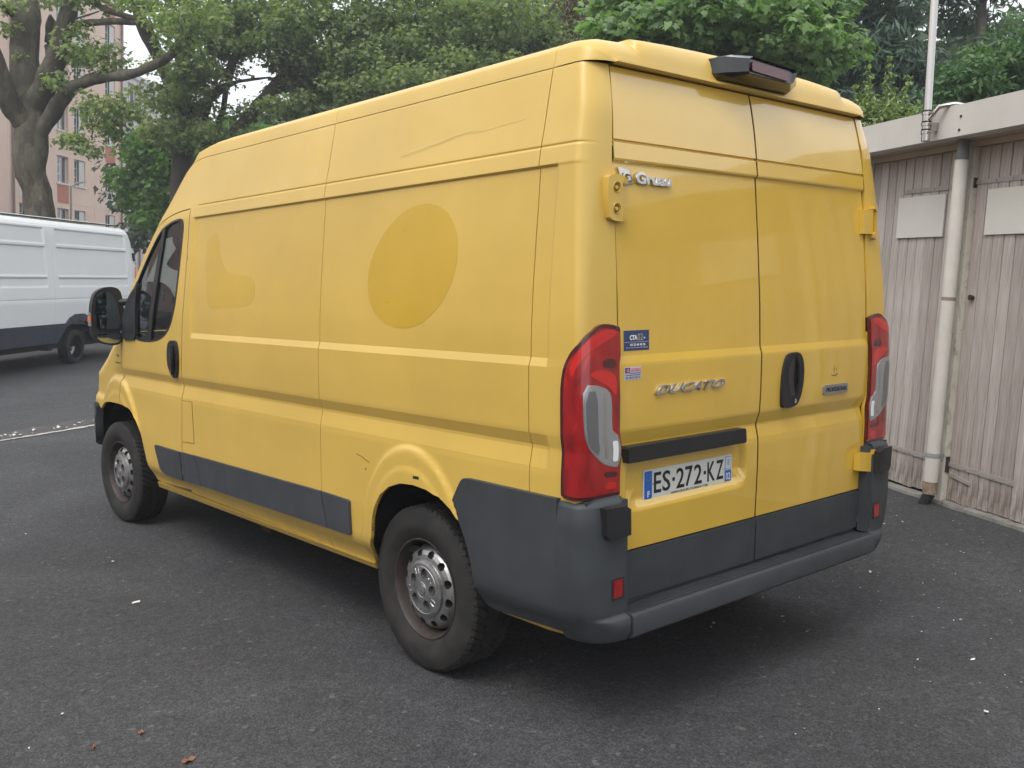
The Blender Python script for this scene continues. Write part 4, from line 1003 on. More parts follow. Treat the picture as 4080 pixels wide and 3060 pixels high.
# ------------------------------------------------------------------ garage row on the right
TH = R(-118); GX, GY = 4.01295, 1.54357
GAR = empty('garage_block', (GX, GY, 0), TH)
tag(GAR, 'low garage row with weathered grey plank doors and a cream concrete fascia', 'garage')
def weathered():
    m = pmat('weathered_planks', (.33, .285, .255), .85); t = NT(m)
    st = t.noise(26, 8, .75, t.mapped((3.2, 3.2, .10)), .6)
    c = t.ramp(st, [(.28, (.19, .155, .14)), (.42, (.35, .305, .28)), (.60, (.46, .42, .395)), (.8, (.54, .50, .48))])
    oi = t.n('ShaderNodeObjectInfo')
    c = t.mix(1.0, c, t.ramp(oi.outputs['Random'], [(0, (.80, .78, .76)), (1, (1.12, 1.11, 1.10))]), 'MULTIPLY')
    sx = t.n('ShaderNodeSeparateXYZ'); t.l(t.co(), sx.inputs[0])
    low = t.math('MULTIPLY', t.ramp(sx.outputs[2], [(0.04, 1.0), (.42, 0.0)]), t.ramp(t.noise(16, 6, .75, t.mapped((2, 2, .3))), [(.42, 0), (.6, 1)]))
    c = t.mix(t.math('MULTIPLY', low, .75), c, (.10, .075, .055)); t.base(c); t.bump(st, .35, .003); return m
M_plank = weathered()
def mottled(name, c1, c2, dirt, sc=3, rough=.85, ds=(.55, .7), bmp=.3):
    m = pmat(name, c1, rough); t = NT(m)
    c = t.ramp(t.noise(sc, 7, .65), [(.35, c1), (.7, c2)])
    d = t.ramp(t.noise(sc * 3.3, 8, .8, t.mapped((1.2, 1.2, .5)), .8), [(ds[0], 0), (ds[1], 1)])
    t.base(t.mix(t.math('MULTIPLY', d, .6), c, dirt)); t.bump(t.noise(60, 4, .6), bmp, .004); return m
M_fascia = mottled('fascia_paint', (.50, .47, .43), (.57, .54, .50), (.30, .27, .23), 2.2, ds=(.62, .8))
M_lint = mottled('lintel_paint', (.40, .35, .27), (.48, .42, .33), (.20, .16, .11), 3, ds=(.58, .75))
M_post = mottled('cream_render', (.46, .43, .36), (.54, .50, .43), (.16, .15, .12), 5, ds=(.52, .64))
M_pipe = mottled('downpipe_paint', (.52, .49, .44), (.60, .57, .52), (.22, .18, .14), 6, .5, ds=(.63, .72), bmp=.08)
M_conc = mottled('old_concrete', (.15, .14, .125), (.26, .245, .22), (.05, .045, .04), 8, ds=(.5, .62))
M_strap = mottled('painted_iron', (.29, .26, .24), (.34, .31, .29), (.14, .09, .06), 14, .7, ds=(.56, .68), bmp=.1)
M_board = mottled('painted_panel', (.56, .54, .49), (.60, .58, .53), (.40, .37, .33), 2, .6, ds=(.72, .85), bmp=.05)
M_rust = bpy.data.materials['rusty_rim']
def hd_y(u): return 0
def ggl(s, y=0.0):   # ground height at a local garage position
    wx = GX + s * math.cos(TH) - y * math.sin(TH); wy = GY + s * math.sin(TH) + y * math.cos(TH); return gz(wx, wy)
box('inner_wall', (-7, .05, -.2), (5.6, 5.5, 2.60), M_dark, GAR)
bm = bmesh.new(); add_box(bm, (-7.1, -.25, 2.642), (5.7, -.13, 2.855)); bmobj('fascia', bm, M_fascia, GAR, bevel=.006)
box('roof_slab', (-7.1, -.128, 2.66), (5.7, 5.6, 2.80), M_conc, GAR)
box('soffit', (-7.1, -.13, 2.640), (5.7, .045, 2.658), M_lint, GAR)
box('lintel', (-7.1, -.035, 2.598), (5.7, .045, 2.6385), M_lint, GAR)
doors = [(-5.10, -1.98, 1), (-1.84, .597, 1), (.684, 3.10, 0), (3.20, 5.6, 0)]
pb = bpy.data.meshes.new('plank')
bm = bmesh.new(); add_box(bm, (0, 0, 0), (1, 1, 1)); bm.to_mesh(pb); bm.free()
def plank_mesh(w, h):
    bm = bmesh.new(); c = .0035
    P_ = [(0, .022), (0, c), (c, 0), (w - c, 0), (w, c), (w, .022)]
    a = [bm.verts.new((x, y, 0)) for x, y in P_]; b = [bm.verts.new((x, y, h)) for x, y in P_]
    n = len(P_); bm.faces.new(a[::-1]); bm.faces.new(b)
    for i in range(n): bm.faces.new((a[i], a[(i + 1) % n], b[(i + 1) % n], b[i]))
    bmesh.ops.recalc_face_normals(bm, faces=bm.faces); me = bpy.data.meshes.new('plank'); bm.to_mesh(me); bm.free(); me.materials.append(M_plank); return me
cache = {}
for d0, d1, _ in doors:
    D_ = empty('garage_door'); D_.parent = GAR
    n = int(round((d1 - d0) / .1055)); w = (d1 - d0) / n
    key = round(w, 4)
    for i in range(n):
        s = d0 + i * w; zb = ggl(s) + (.045 if _ else .030) + rng.uniform(-.006, .008)
        h = 2.594 - zb
        me = plank_mesh(w - .007, h)
        o = link('plank', me, None, D_); o.location = (s + .002, rng.uniform(-.003, .002), zb)
    for zc, a0, a1 in ((2.340 if d0 < .6 else 2.355, d1 - .72 if d0 < .6 else d0, d1 - .01 if d0 < .6 else d0 + .70), (.345, d1 - .72 if d0 < .6 else d0 - .01, d1 - .01 if d0 < .6 else d0 + .65)):
        st = prism('strap_hinge', [(a0, -.008, zc - .016), (a1, -.008, zc - .018), (a1, -.008, zc + .018), (a0, -.008, zc + .016)], (0, .007, 0), M_strap, D_, bevel=.001)
        for q in np.linspace(a0 + .04, a1 - .04, 5):
            V, F = tube_geo([(q, -.013, zc), (q, -.006, zc)], .008, 8); mesh('bolt', V, F, M_strap, st)
    c0 = (d1 - .77) if d0 < .6 else d0 + .135
    pp = prism('blank_panel', [(c0, -.016, 1.985), (c0 + .553, -.016, 1.985), (c0 + .553, -.016, 2.295), (c0, -.016, 2.295)], (0, .010, 0), M_board, D_, bevel=.001)
    if .6 < d0 < 1:
        prism('strap_hinge', [(d0 + .02, -.010, .262), (d0 + .24, -.010, .238), (d0 + .24, -.010, .262), (d0 + .02, -.010, .292)], (0, .008, 0), M_strap, D_)
        tube('knob', [(.76, -.03, 1.55), (.76, .0, 1.55)], [.021, .014], M_rust, D_, n=14)
        box('hinge_pin', (.655, -.03, .285), (.688, .0, .40), M_rust, D_, bevel=.004)
        box('hinge_pin', (.650, -.03, 2.315), (.684, .0, 2.385), M_rust, D_, bevel=.004)
for a, b in ((-5.2, -5.105), (-1.975, -1.845), (.600, .681), (3.105, 3.195)):
    z0 = ggl(a) - .05
    bm = bmesh.new(); add_box(bm, (a, -.045, z0), (b, .04, 2.5965)); bmobj('door_post', bm, M_post, GAR, bevel=.008)
# broken threshold strip
V = []; F = []; xs_ = np.linspace(-5.2, 5.6, 180)
for i, s in enumerate(xs_):
    j = noise.noise(Vector((s * 5, 0, 0))) * .018 + noise.noise(Vector((s * 17, 3, 0))) * .010
    hh = .030 + noise.noise(Vector((s * 9, 7, 0))) * .012; g0 = ggl(s, -.06)
    V += [(s, -.075 + j, g0 - .02), (s, -.068 + j, g0 + hh * .7), (s, .02, g0 + hh), (s, .04, g0 - .02)]
for i in range(len(xs_) - 1):
    for k in range(3): F.append((4 * i + k, 4 * i + k + 1, 4 * i + k + 5, 4 * i + k + 4))
mesh('threshold', V, F, M_conc, GAR)
# downpipe
DP = empty('downpipe', (GX, GY, 0), TH)
tag(DP, 'cream painted rainwater downpipe standing between the two plank doors, chipped at its foot', 'downpipe')
gp = ggl(.655, -.12)
tube('pipe_section', [(.657, -.12, 1.545), (.655, -.12, 2.50)], .048, M_pipe, DP, n=24)
tube('pipe_section', [(.657, -.12, gp + .26), (.657, -.12, 1.520)], .0475, M_pipe, DP, n=24)
tube('pipe_joint', [(.657, -.12, 1.516), (.657, -.12, 1.548)], .0465, mottled('joint_brown', (.22, .15, .12), (.30, .22, .18), (.10, .07, .05), 20), DP, n=24)
tube('pipe_neck', [(.655, -.12, 2.48), (.655, -.12, 2.645)], .040, mottled('neck_grey', (.14, .14, .14), (.20, .20, .20), (.05, .05, .05), 12), DP, n=20)
tube('pipe_collar', [(.657, -.12, gp + .345), (.657, -.12, gp + .375)], .053, mottled('collar_grey', (.24, .25, .26), (.30, .31, .32), (.12, .11, .10), 20), DP, n=24)
tube('pipe_foot', [(.657, -.12, gp + .165), (.657, -.12, gp + .34)], .0515, M_pipe, DP, n=24)
tube('pipe_foot', [(.657, -.12, gp + .075), (.657, -.12, gp + .125), (.657, -.12, gp + .168)], [.050, .051, .049], mottled('foot_rust', (.24, .17, .12), (.40, .35, .28), (.08, .05, .035), 15, ds=(.45, .6)), DP, n=24)
tube('pipe_outlet', [(.657, -.12, gp + .075), (.650, -.15, gp + .01), (.646, -.17, gp - .03)], [.042, .038, .034], M_dark, DP, n=16)
# steel pole clamped to the fascia
PO = empty('steel_pole', (GX, GY, 0), TH)
tag(PO, 'polished stainless steel pole clamped upright to the garage fascia', 'pole')
M_ss = pmat('stainless_steel', (.46, .43, .40), .14, 1.0); t = NT(M_ss)
t.rough(t.ramp(t.noise(30, 4, .6, t.mapped((1, 1, .05))), [(.3, .10), (.7, .20)]))
def pp_(z): return (.523 - .052 * (z - 2.64), -.33, z)
tube('tube', [pp_(2.655), pp_(6.5)], .0275, M_ss, PO, n=32)
tube('end_sleeve', [pp_(2.630), pp_(2.83)], .0300, M_ss, PO, n=28)
for z in (2.690, 2.745, 2.820):
    tube('clamp', [pp_(z - .010), pp_(z + .010)], .0355, M_ss, PO, n=28); tube('clamp_seal', [pp_(z + .012), pp_(z + .022)], .0335, M_ink, PO, n=24)
    box('clamp_bolt', (.552, -.345, z - .006), (.585, -.315, z + .006), M_ss, PO)
tube('bracket', [(.545, -.33, 2.78), (.60, -.30, 2.86), (.66, -.22, 2.875), (.70, -.15, 2.86)], .016, M_ss, PO, n=10)
box('wall_bracket', (.50, -.31, 2.70), (.545, -.248, 2.76), M_ss, PO)
for s, z in ((.772, 2.773), (.768, 2.682)):
    tube('rust_fixing', [(s, -.256, z), (s, -.249, z)], .010, M_rust, GAR, n=8)

# ------------------------------------------------------------------ white van
WV = empty('parked_van', (2.64458, 17.33062, gz(2.64, 17.33) + .0), 0)
WV.rotation_euler = (0, R(0.3), R(45))
tag(WV, 'dirty white panel van with grey lower trim parked in front of the pink building', 'van')
WW = tab([(.42, .06), (.60, .03), (.80, .0), (1.2, .0), (1.26, .004), (1.5, .02), (2.0, .055), (2.45, .10), (2.58, .13), (2.66, .19), (2.70, .27)])
def WS(x, z):
    x, z = np.broadcast_arrays(np.asarray(x, float), np.asarray(z, float)); y = WW(z)
    for a, b in ((-.52, 2.28), (-2.75, -.88), (-4.4, -2.95)):
        m = sm(a, a + .035, x) * (1 - sm(b - .035, b, x))
        y = y + .026 * m * (sm(1.47, 1.51, z) * (1 - sm(1.63, 1.66, z)) + sm(1.685, 1.70, z) * (1 - sm(2.20, 2.215, z)) + sm(2.26, 2.28, z) * (1 - sm(2.53, 2.55, z)))
    y = y + .006 * np.exp(-((z - 1.255) / .007) ** 2) + .006 * np.exp(-((z - 2.60) / .008) ** 2) + .005 * np.exp(-((x + .68) / .007) ** 2)
    y = y + 1.2 * np.maximum(0, x - 2.45) ** 2
    return x, y, z
M_wp = pmat('dirty_white_paint', (.55, .56, .56), .4, coat=.3, coat_r=.2); t = NT(M_wp)
dr = t.ramp(t.noise(8, 8, .8, t.mapped((1.0, 1.0, .16)), .5), [(.66, 0), (.74, 1)])
t.base(t.mix(t.math('MULTIPLY', dr, .55), t.ramp(t.noise(1.2, 4), [(.3, (.76, .77, .77)), (.7, (.80, .81, .80))]), (.26, .24, .20)))
M_wg = plastic('navy_grey_trim', (.050, .056, .072), .6)
wx = lines(-4.8, 2.8, .10, [(-.56, -.45, .012), (2.2, 2.3, .012), (-.92, -.84, .012), (-.70, -.66, .006), (2.45, 2.75, .03)]); wz = lines(.4, 2.75, .06, [(1.44, 1.72, .012), (2.18, 2.30, .012), (2.5, 2.62, .010), (1.24, 1.27, .006), (.5, .95, .03)])
body = [(-4.62, .80), (-.34, .80), (-.20, .90), (.02, .965), (.35, .965), (.58, .88), (.70, .78), (2.66, .78), (2.70, 1.9), (2.60, 2.2), (2.50, 2.45), (2.42, 2.66), (2.36, 2.70), (-3.1, 2.70), (-3.35, 2.55), (-4.05, 1.55), (-4.5, 1.35), (-4.66, 1.0)]
panel('body_side', body, WS, wx, wz, M_wp, WV, inward=(0, 1, 1.3), flange=.03)
far = panel('body_side', body, lambda x, z: (WS(x, z)[0], 2.0 - WS(x, z)[1], WS(x, z)[2]), lines(-4.8, 2.8, .4), lines(.4, 2.75, .2), M_wp, WV, inward=(0, 1, 1.3), flange=.03)
trim = [(-4.6, .44), (-.56, .44), (-.50, .50), (-.34, .70), (-.12, .80), (.15, .835), (.42, .80), (.60, .70), (.72, .52), (.74, .44), (2.60, .44), (2.66, .77), (.72, .77), (.60, .87), (.36, .958), (.02, .958), (-.20, .893), (-.34, .795), (-4.62, .795)]
panel('lower_trim', trim, WS, wx, wz, M_wg, WV, inward=(0, 1, 1.3), flange=.06, off=.02)
V = []; F = []; rp = [(.27, 2.70), (.32, 2.735), (.42, 2.755), (1.0, 2.775), (1.58, 2.755), (1.68, 2.735), (1.73, 2.70)]
for x, dzz, k in ((-3.25, -.06, 1), (-3.0, 0, 1), (-1, .01, 1), (1, .02, 1), (2.2, .02, 1), (2.38, -.015, 1)):
    for y, z in rp: V.append((x, y, z + dzz))
for i in range(5):
    for k in range(6): F.append((i * 7 + k, i * 7 + k + 1, (i + 1) * 7 + k + 1, (i + 1) * 7 + k))
M_wr = pmat('littered_roof', (.5, .5, .48), .8); t = NT(M_wr)
t.base(t.ramp(t.noise(16, 7, .8), [(.40, (.55, .55, .53)), (.55, (.34, .33, .28)), (.7, (.12, .11, .08))]))
mesh('roof', V, F, M_wr, WV, smooth=True)
rf = tube('roof_rail', [(-3.0, .285, 2.722), (2.25, .285, 2.745)], .013, M_ink, WV, n=6)
prism('rear_wall', [(2.66, .06, .5), (2.66, 1.94, .5), (2.70, 1.94, 1.9), (2.42, 1.8, 2.68), (2.42, .2, 2.68), (2.70, .06, 1.9)], (-.06, 0, 0), M_wp, WV)
prism('front_wall', [(-4.62, .06, .5), (-4.62, 1.94, .5), (-4.66, 1.94, 1.0), (-4.5, 1.94, 1.35), (-4.5, .06, 1.35), (-4.66, .06, 1.0)], (.06, 0, 0), M_wp, WV)
prism('windscreen', [(-4.05, .1, 1.55), (-4.05, 1.9, 1.55), (-3.35, 1.8, 2.55), (-3.35, .2, 2.55)], (.03, 0, 0), M_glass, WV)
prism('bonnet', [(-4.5, .06, 1.35), (-4.5, 1.94, 1.35), (-4.05, 1.94, 1.56), (-4.05, .06, 1.56)], (0, 0, -.04), M_wp, WV)
box('underbody', (-4.3, .15, .32), (2.4, 1.85, .60), M_dark, WV)
prism('rear_hinge', [(2.61, .045, 2.02), (2.66, .045, 2.02), (2.62, .05, 2.19), (2.575, .05, 2.19)], (0, .08, 0), M_black, WV)
prism('tail_light', [(2.66, .03, 1.60), (2.72, .03, 1.60), (2.715, .04, 1.90), (2.655, .04, 1.90)], (0, .10, 0), M_orange, WV)
def simple_wheel(x, y, side):
    w = empty('wheel'); w.parent = WV; w.matrix_local = T((x, y, .335)) @ Matrix.Rotation(R(90 if side < 0 else -90), 4, 'Z')
    lathe_x('tyre', [(-.10, .22), (-.115, .26), (-.11, .30), (-.09, .328), (-.05, .336), (.05, .336), (.09, .328), (.11, .30), (.10, .22)], M_tyre, w, 48)
    lathe_x('rim', [(-.10, .222), (-.105, .215), (-.09, .205), (-.055, .195), (-.03, .19), (-.02, .18), (-.06, .165), (-.075, .14), (-.05, .125), (-.045, .06), (-.075, .055), (-.08, .0)], pmat('pale_steel_rim', (.60, .60, .61), .45, .2), w, 48)
    for k in range(10):
        a = 2 * math.pi * k / 10
        V, F = tube_geo([(-.078, .150 * math.cos(a), .150 * math.sin(a)), (-.05, .150 * math.cos(a), .150 * math.sin(a))], .015, 8); mesh('rim_hole', V, F, M_ink, w)
    lathe_x('hub', [(-.046, .124), (-.0465, .06), (-.088, .050), (-.090, 0)], M_ink, w, 24)
for x in (.12, -3.75):
    simple_wheel(x, .14, 1); simple_wheel(x, 1.86, -1)
prism('mud_flap', [(-.78, .1, .30), (-.62, .1, .30), (-.62, .1, .44), (-.78, .1, .44)], (0, .3, 0), M_dark, WV)

# ------------------------------------------------------------------ apartment building
BA = empty('apartment_building', (-21.16839, 13.57020, 0), R(48.8))
tag(BA, 'pink and grey rendered apartment block with coloured panels below its windows', 'building')
M_pk = mottled('pink_render', (.66, .48, .385), (.71, .53, .43), (.56, .43, .35), .6, ds=(.7, .9), bmp=.05)
M_gy = mottled('grey_render', (.50, .48, .46), (.58, .56, .53), (.30, .28, .26), .6, ds=(.6, .8), bmp=.05)
M_terra = mottled('terracotta_panel', (.40, .15, .10), (.45, .18, .12), (.33, .13, .09), 1.0, ds=(.7, .9), bmp=.02)
M_wpan = mottled('white_panel', (.55, .54, .50), (.60, .59, .55), (.45, .43, .40), 1.0, ds=(.7, .9), bmp=.02)
M_frame = pmat('white_frame', (.62, .62, .60), .5); M_rec = pmat('dark_room', (.03, .033, .038), .6)
M_line = pmat('panel_joint', (.66, .55, .47), .8); M_pane = pmat('dark_pane', (.05, .06, .07), .08, coat=.6)
M_pip2 = pmat('brown_pipe', (.24, .16, .14), .5)
cols = [(31.0, 32.3), (34.9, 36.3), (39.2, 40.5), (43.0, 44.3), (46.88, 48.15), (50.80, 52.10), (52.76, 54.13), (56.75, 58.15), (60.05, 61.33), (62.42, 63.50), (66.2, 67.5), (69.5, 70.8)]
FL = 2.71; sill0 = 5.12 - 3 * FL
rows = range(0, 9)
def facade(x0, x1, z0, z1, mat, nm):
    # wall built from strips around the openings
    cc = [c for c in cols if x0 <= c[0] and c[1] <= x1]
    bm = bmesh.new(); xs = x0
    for a, b in cc:
        add_box(bm, (xs, 0, z0), (a, .30, z1)); zp = z0
        for r in rows:
            zs = sill0 + r * FL
            if zs < z0 + .2 or zs + 1.4 > z1 - .3: continue
            add_box(bm, (a, 0, zp), (b, .30, zs)); zp = zs + 1.40
        add_box(bm, (a, 0, zp), (b, .30, z1)); xs = b
    add_box(bm, (xs, 0, z0), (x1, .30, z1)); return bmobj(nm, bm, mat, BA)
facade(26.0, 59.4, -1.5, 19.0, M_pk, 'pink_wall'); facade(59.4, 75.0, -1.5, 12.3, M_gy, 'grey_wall')
box('side_wall', (25.98, .30, -1.5), (75.0, 12, 12.2), M_gy, BA); box('side_wall', (26.0, .301, 12.2), (59.38, 11.9, 18.95), M_pk, BA)
box('parapet', (25.9, -.12, 19.0), (59.5, .5, 19.35), M_wpan, BA); box('parapet', (59.52, -.10, 12.3), (75.1, .5, 12.6), M_wpan, BA)
wpart = {}
spand = {(50.80, 3): 1, (50.80, 4): 0, (52.76, 3): 0, (52.76, 4): 2, (56.75, 2): 2, (56.75, 3): 2, (56.75, 4): 1, (46.88, 3): 2, (46.88, 2): 2, (60.05, 4): 1, (62.42, 3): 3, (62.42, 2): 3, (50.8, 2): 2}
def one_window(a, b, zs, lod, k):
    f = empty('window'); f.parent = BA
    if lod: 
        pass
    bm = bmesh.new(); w = b - a; t0 = .055; y0 = .16
    add_box(bm, (a, y0, zs), (a + t0, y0 + .05, zs + 1.4)); add_box(bm, (b - t0, y0, zs), (b, y0 + .05, zs + 1.4))
    add_box(bm, (a + t0, y0, zs), (b - t0, y0 + .05, zs + t0)); add_box(bm, (a + t0, y0, zs + 1.4 - t0), (b - t0, y0 + .05, zs + 1.4))
    add_box(bm, (a + w / 2 - .04, y0, zs + t0), (a + w / 2 + .04, y0 + .05, zs + 1.4 - t0))
    for z in (.47, .93): add_box(bm, (a + t0, y0 + .005, zs + z - .015), (a + w / 2 - .04, y0 + .04, zs + z + .015))
    bmobj('window_frame', bm, M_frame, f)
    box('window_pane', (a + t0, y0 + .02, zs + t0), (a + w / 2 - .04, y0 + .03, zs + 1.4 - t0), M_pane, f)
    sh = k % 3
    if sh != 2: box('window_shutter', (a + w / 2 + .04, y0 - .10, zs + .03), (b - .03, y0 - .07, zs + 1.37), M_wpan, f)
    else: box('window_pane', (a + w / 2 + .04, y0 + .02, zs + t0), (b - t0, y0 + .03, zs + 1.4 - t0), M_pane, f)
    box('room', (a, .26, zs), (b, .31, zs + 1.4), M_rec, f)
    box('window_sill', (a - .06, -.07, zs - .07), (b + .06, .20, zs - .003), M_frame, f)
k = 0
for a, b in cols:
    for r in rows:
        zs = sill0 + r * FL
        top = 19.0 if b < 59.4 else 12.3
        if zs < -1.3 or zs + 1.4 > top - .3: continue
        k += 1; one_window(a, b, zs, 0, k + (r * 2))
        q = spand.get((a, r), (k * 7 + r * 3) % 4)
        mt = {0: None, 1: M_terra, 2: M_wpan, 3: M_pk}[q]
        if mt is not None: box('spandrel_panel', (a + .02, -.018, zs - 1.02), (b - .02, -.002, zs - .11), mt, BA)
for r in rows:
    z = sill0 + r * FL + 1.40 + .30
    if z < 18.9: box('joint_line', (26.0, -.012, z), (59.38, -.001, z + .045), M_line, BA)
    if z < 12: box('joint_line', (59.42, -.012, z), (75.0, -.001, z + .045), M_wpan, BA)
for x in (45.9, 49.6, 55.3, 59.3, 38.0, 41.8): box('joint_line', (x, -.0115, -1.4), (x + .045, -.0012, 18.9), M_line, BA)
for x, zt in ((46.25, 19), (58.92, 19), (61.75, 12.2), (33.5, 19)): tube('downpipe', [(x, -.09, -1.4), (x, -.09, zt)], .06, M_pip2, BA, n=8)
box('bay', (46.80, -.55, 9.40), (47.95, -.002, 12.6), M_wpan, BA)
SL = empty('street_lamp', tuple(at(284, 1100, 44)), 0)
tag(SL, 'slim grey street lamp with a flat arm in front of the pink facade', 'street lamp')
SL.location.z = gz(SL.location.x, SL.location.y); zt = at(284, 745, 44).z - SL.location.z
ex = Vector((.66, .75, 0))
tube('pole', [(0, 0, 0), (0, 0, zt)], .045, M_strap, SL, n=10)
tube('arm', [(0, 0, zt), ex * .5 + Vector((0, 0, zt + .10)), ex * .8 + Vector((0, 0, zt + .2))], .03, M_strap, SL, n=8)
prism('lamp_head', [tuple(ex * .35 + Vector((0, 0, zt + .10))), tuple(ex * 1.25 + Vector((0, 0, zt + .30))), tuple(ex * 1.25 + Vector((0, 0, zt + .34))), tuple(ex * .35 + Vector((0, 0, zt + .20)))], (.12, -.10, 0), M_strap, SL)

# ------------------------------------------------------------------ trees
def leaf_mat(name, c1, c2, trans=.35):
    m = bpy.data.materials.new(name); m.use_nodes = True; t = m.node_tree; t.nodes.clear()
    o = t.nodes.new('ShaderNodeOutputMaterial'); at_ = t.nodes.new('ShaderNodeAttribute'); at_.attribute_name = 'tint'
    rp = t.nodes.new('ShaderNodeValToRGB'); rp.color_ramp.elements[0].color = (*c1, 1); rp.color_ramp.elements[1].color = (*c2, 1)
    t.links.new(at_.outputs['Fac'], rp.inputs[0])
    p = t.nodes.new('ShaderNodeBsdfPrincipled'); p.inputs['Roughness'].default_value = .5; p.inputs['Specular IOR Level'].default_value = .35
    tr = t.nodes.new('ShaderNodeBsdfTranslucent'); mxs = t.nodes.new('ShaderNodeMixShader'); mxs.inputs[0].default_value = trans
    br = t.nodes.new('ShaderNodeMix'); br.data_type = 'RGBA'; br.blend_type = 'MULTIPLY'; br.inputs[0].default_value = 1; br.inputs[7].default_value = (1.25, 1.5, .6, 1)
    t.links.new(rp.outputs[0], p.inputs['Base Color']); t.links.new(rp.outputs[0], br.inputs[6]); t.links.new(br.outputs[2], tr.inputs[0])
    t.links.new(p.outputs[0], mxs.inputs[1]); t.links.new(tr.outputs[0], mxs.inputs[2]); t.links.new(mxs.outputs[0], o.inputs[0]); return m
LEAF = {
    'palm': ([(0, -.42), (-.42, -.36), (-.27, -.08), (-.62, .12), (-.22, .17), (0, .62), (.22, .17), (.62, .12), (.27, -.08), (.42, -.36)], .12),
    'tri': ([(0, -.40), (-.52, -.12), (-.20, .12), (0, .58), (.20, .12), (.52, -.12)], .12),
    'oval': ([(0, -.5), (-.22, 0), (0, .5), (.22, 0)], .05),
    'frond': ([(0, -.5), (-.11, .0), (0, .5), (.11, .05)], .04)}
def leaves(name, clusters, kind, size, mat, parent, up=.55, face=None, fill=1.0):
    """clusters: (centre, (rx, ry, rz), n_clumps, leaves_per_clump, clump_radius)"""
    base, cup = LEAF[kind]; kb = len(base)
    P_, N_, S_, T_ = [], [], [], []
    for cen, rad, nc, lp, cr in clusters:
        cen = np.array(cen, float); rad = np.array(rad if hasattr(rad, '__len__') else (rad,) * 3, float)
        d = rng.normal(size=(nc, 3)); d /= np.linalg.norm(d, axis=1)[:, None]; rr = rng.random(nc) ** (1 / 2.4)
        cc = cen + d * rad * rr[:, None]
        ct = rng.random(nc)
        n = nc * lp; ci = np.repeat(np.arange(nc), lp)
        e = rng.normal(size=(n, 3)); e /= np.linalg.norm(e, axis=1)[:, None]
        e2 = e * (rng.random(n) ** .5)[:, None] * cr * np.array([1, 1, .62])
        P_.append(cc[ci] + e2)
        nn = e * .7 + np.array([0, 0, up]) + rng.normal(size=(n, 3)) * .38
        N_.append(nn / np.linalg.norm(nn, axis=1)[:, None])
        S_.append(size * rng.uniform(.6, 1.2, n)); T_.append(np.clip(ct[ci] * .55 + rng.random(n) * .45 + e[:, 2] * .10, 0, 1))
    P_, N_, S_, T_ = np.concatenate(P_), np.concatenate(N_), np.concatenate(S_), np.concatenate(T_); n = len(P_)
    a = rng.normal(size=(n, 3)); a[:, 2] -= .8; u = a - N_ * np.einsum('ij,ij->i', a, N_)[:, None]; u /= np.linalg.norm(u, axis=1)[:, None]; v = np.cross(N_, u)
    q = np.array(base); V = P_[:, None, :] + (v[:, None, :] * q[None, :, 0, None] + u[:, None, :] * q[None, :, 1, None]) * S_[:, None, None]
    V += N_[:, None, :] * (-(np.abs(q[:, 0]) ** 2)[None, :, None] * cup * 3 * S_[:, None, None])
    if kb > 4:
        C_ = P_[:, None, :] + N_[:, None, :] * .02 * S_[:, None, None]; V = np.concatenate([V, C_], 1); m = kb + 1
        f = np.array([(i, (i + 1) % kb, kb) for i in range(kb)])
    else: m = kb; f = np.array([(0, 1, 2), (0, 2, 3)])
    F = (np.arange(n) * m)[:, None, None] + f[None]; V = V.reshape(-1, 3); F = F.reshape(-1, 3)
    return fast_mesh(name, V, F, mat, parent, attr=np.repeat(T_, m))
def bark(name, c1, c2, c3):
    m = pmat(name, c1, .9); t = NT(m)
    vo = t.n('ShaderNodeTexVoronoi', i_Scale=5.5); t.l(t.mapped((1, 1, .45)), vo.inputs['Vector'])
    w = t.noise(5, 7, .75, t.mapped((1, 1, .5)), 1.0)
    c = t.ramp(w, [(.32, c1), (.52, c2), (.72, c3)])
    c = t.mix(.35, c, t.ramp(vo.outputs['Color'], [(.2, c1), (.8, c3)])); t.base(c)
    t.bump(t.noise(18, 6, .8, t.mapped((1, 1, .4)), 1.0), .8, .03); return m
M_bark = bark('plane_bark', (.038, .028, .020), (.062, .050, .034), (.16, .155, .10))
M_bark2 = bark('dark_bark', (.040, .032, .026), (.065, .055, .045), (.10, .09, .07))
M_lpl = leaf_mat('plane_leaves', (.080, .115, .050), (.32, .39, .15), .50)
M_lpl2 = leaf_mat('plane_leaves_low', (.045, .10, .025), (.17, .31, .07), .48)
M_lma = leaf_mat('maple_leaves', (.085, .15, .065), (.25, .37, .15), .42)
M_lcy = leaf_mat('cypress_fronds', (.030, .058, .042), (.085, .14, .085), .25)
M_lre = leaf_mat('copper_leaves', (.060, .022, .018), (.13, .10, .045), .25)
M_lsh = leaf_mat('laurel_leaves', (.085, .13, .045), (.26, .33, .12), .35)
M_lbu = leaf_mat('bush_leaves', (.040, .090, .038), (.12, .21, .08), .35)
M_ldk = leaf_mat('shaded_leaves', (.030, .055, .030), (.085, .12, .06), .3)
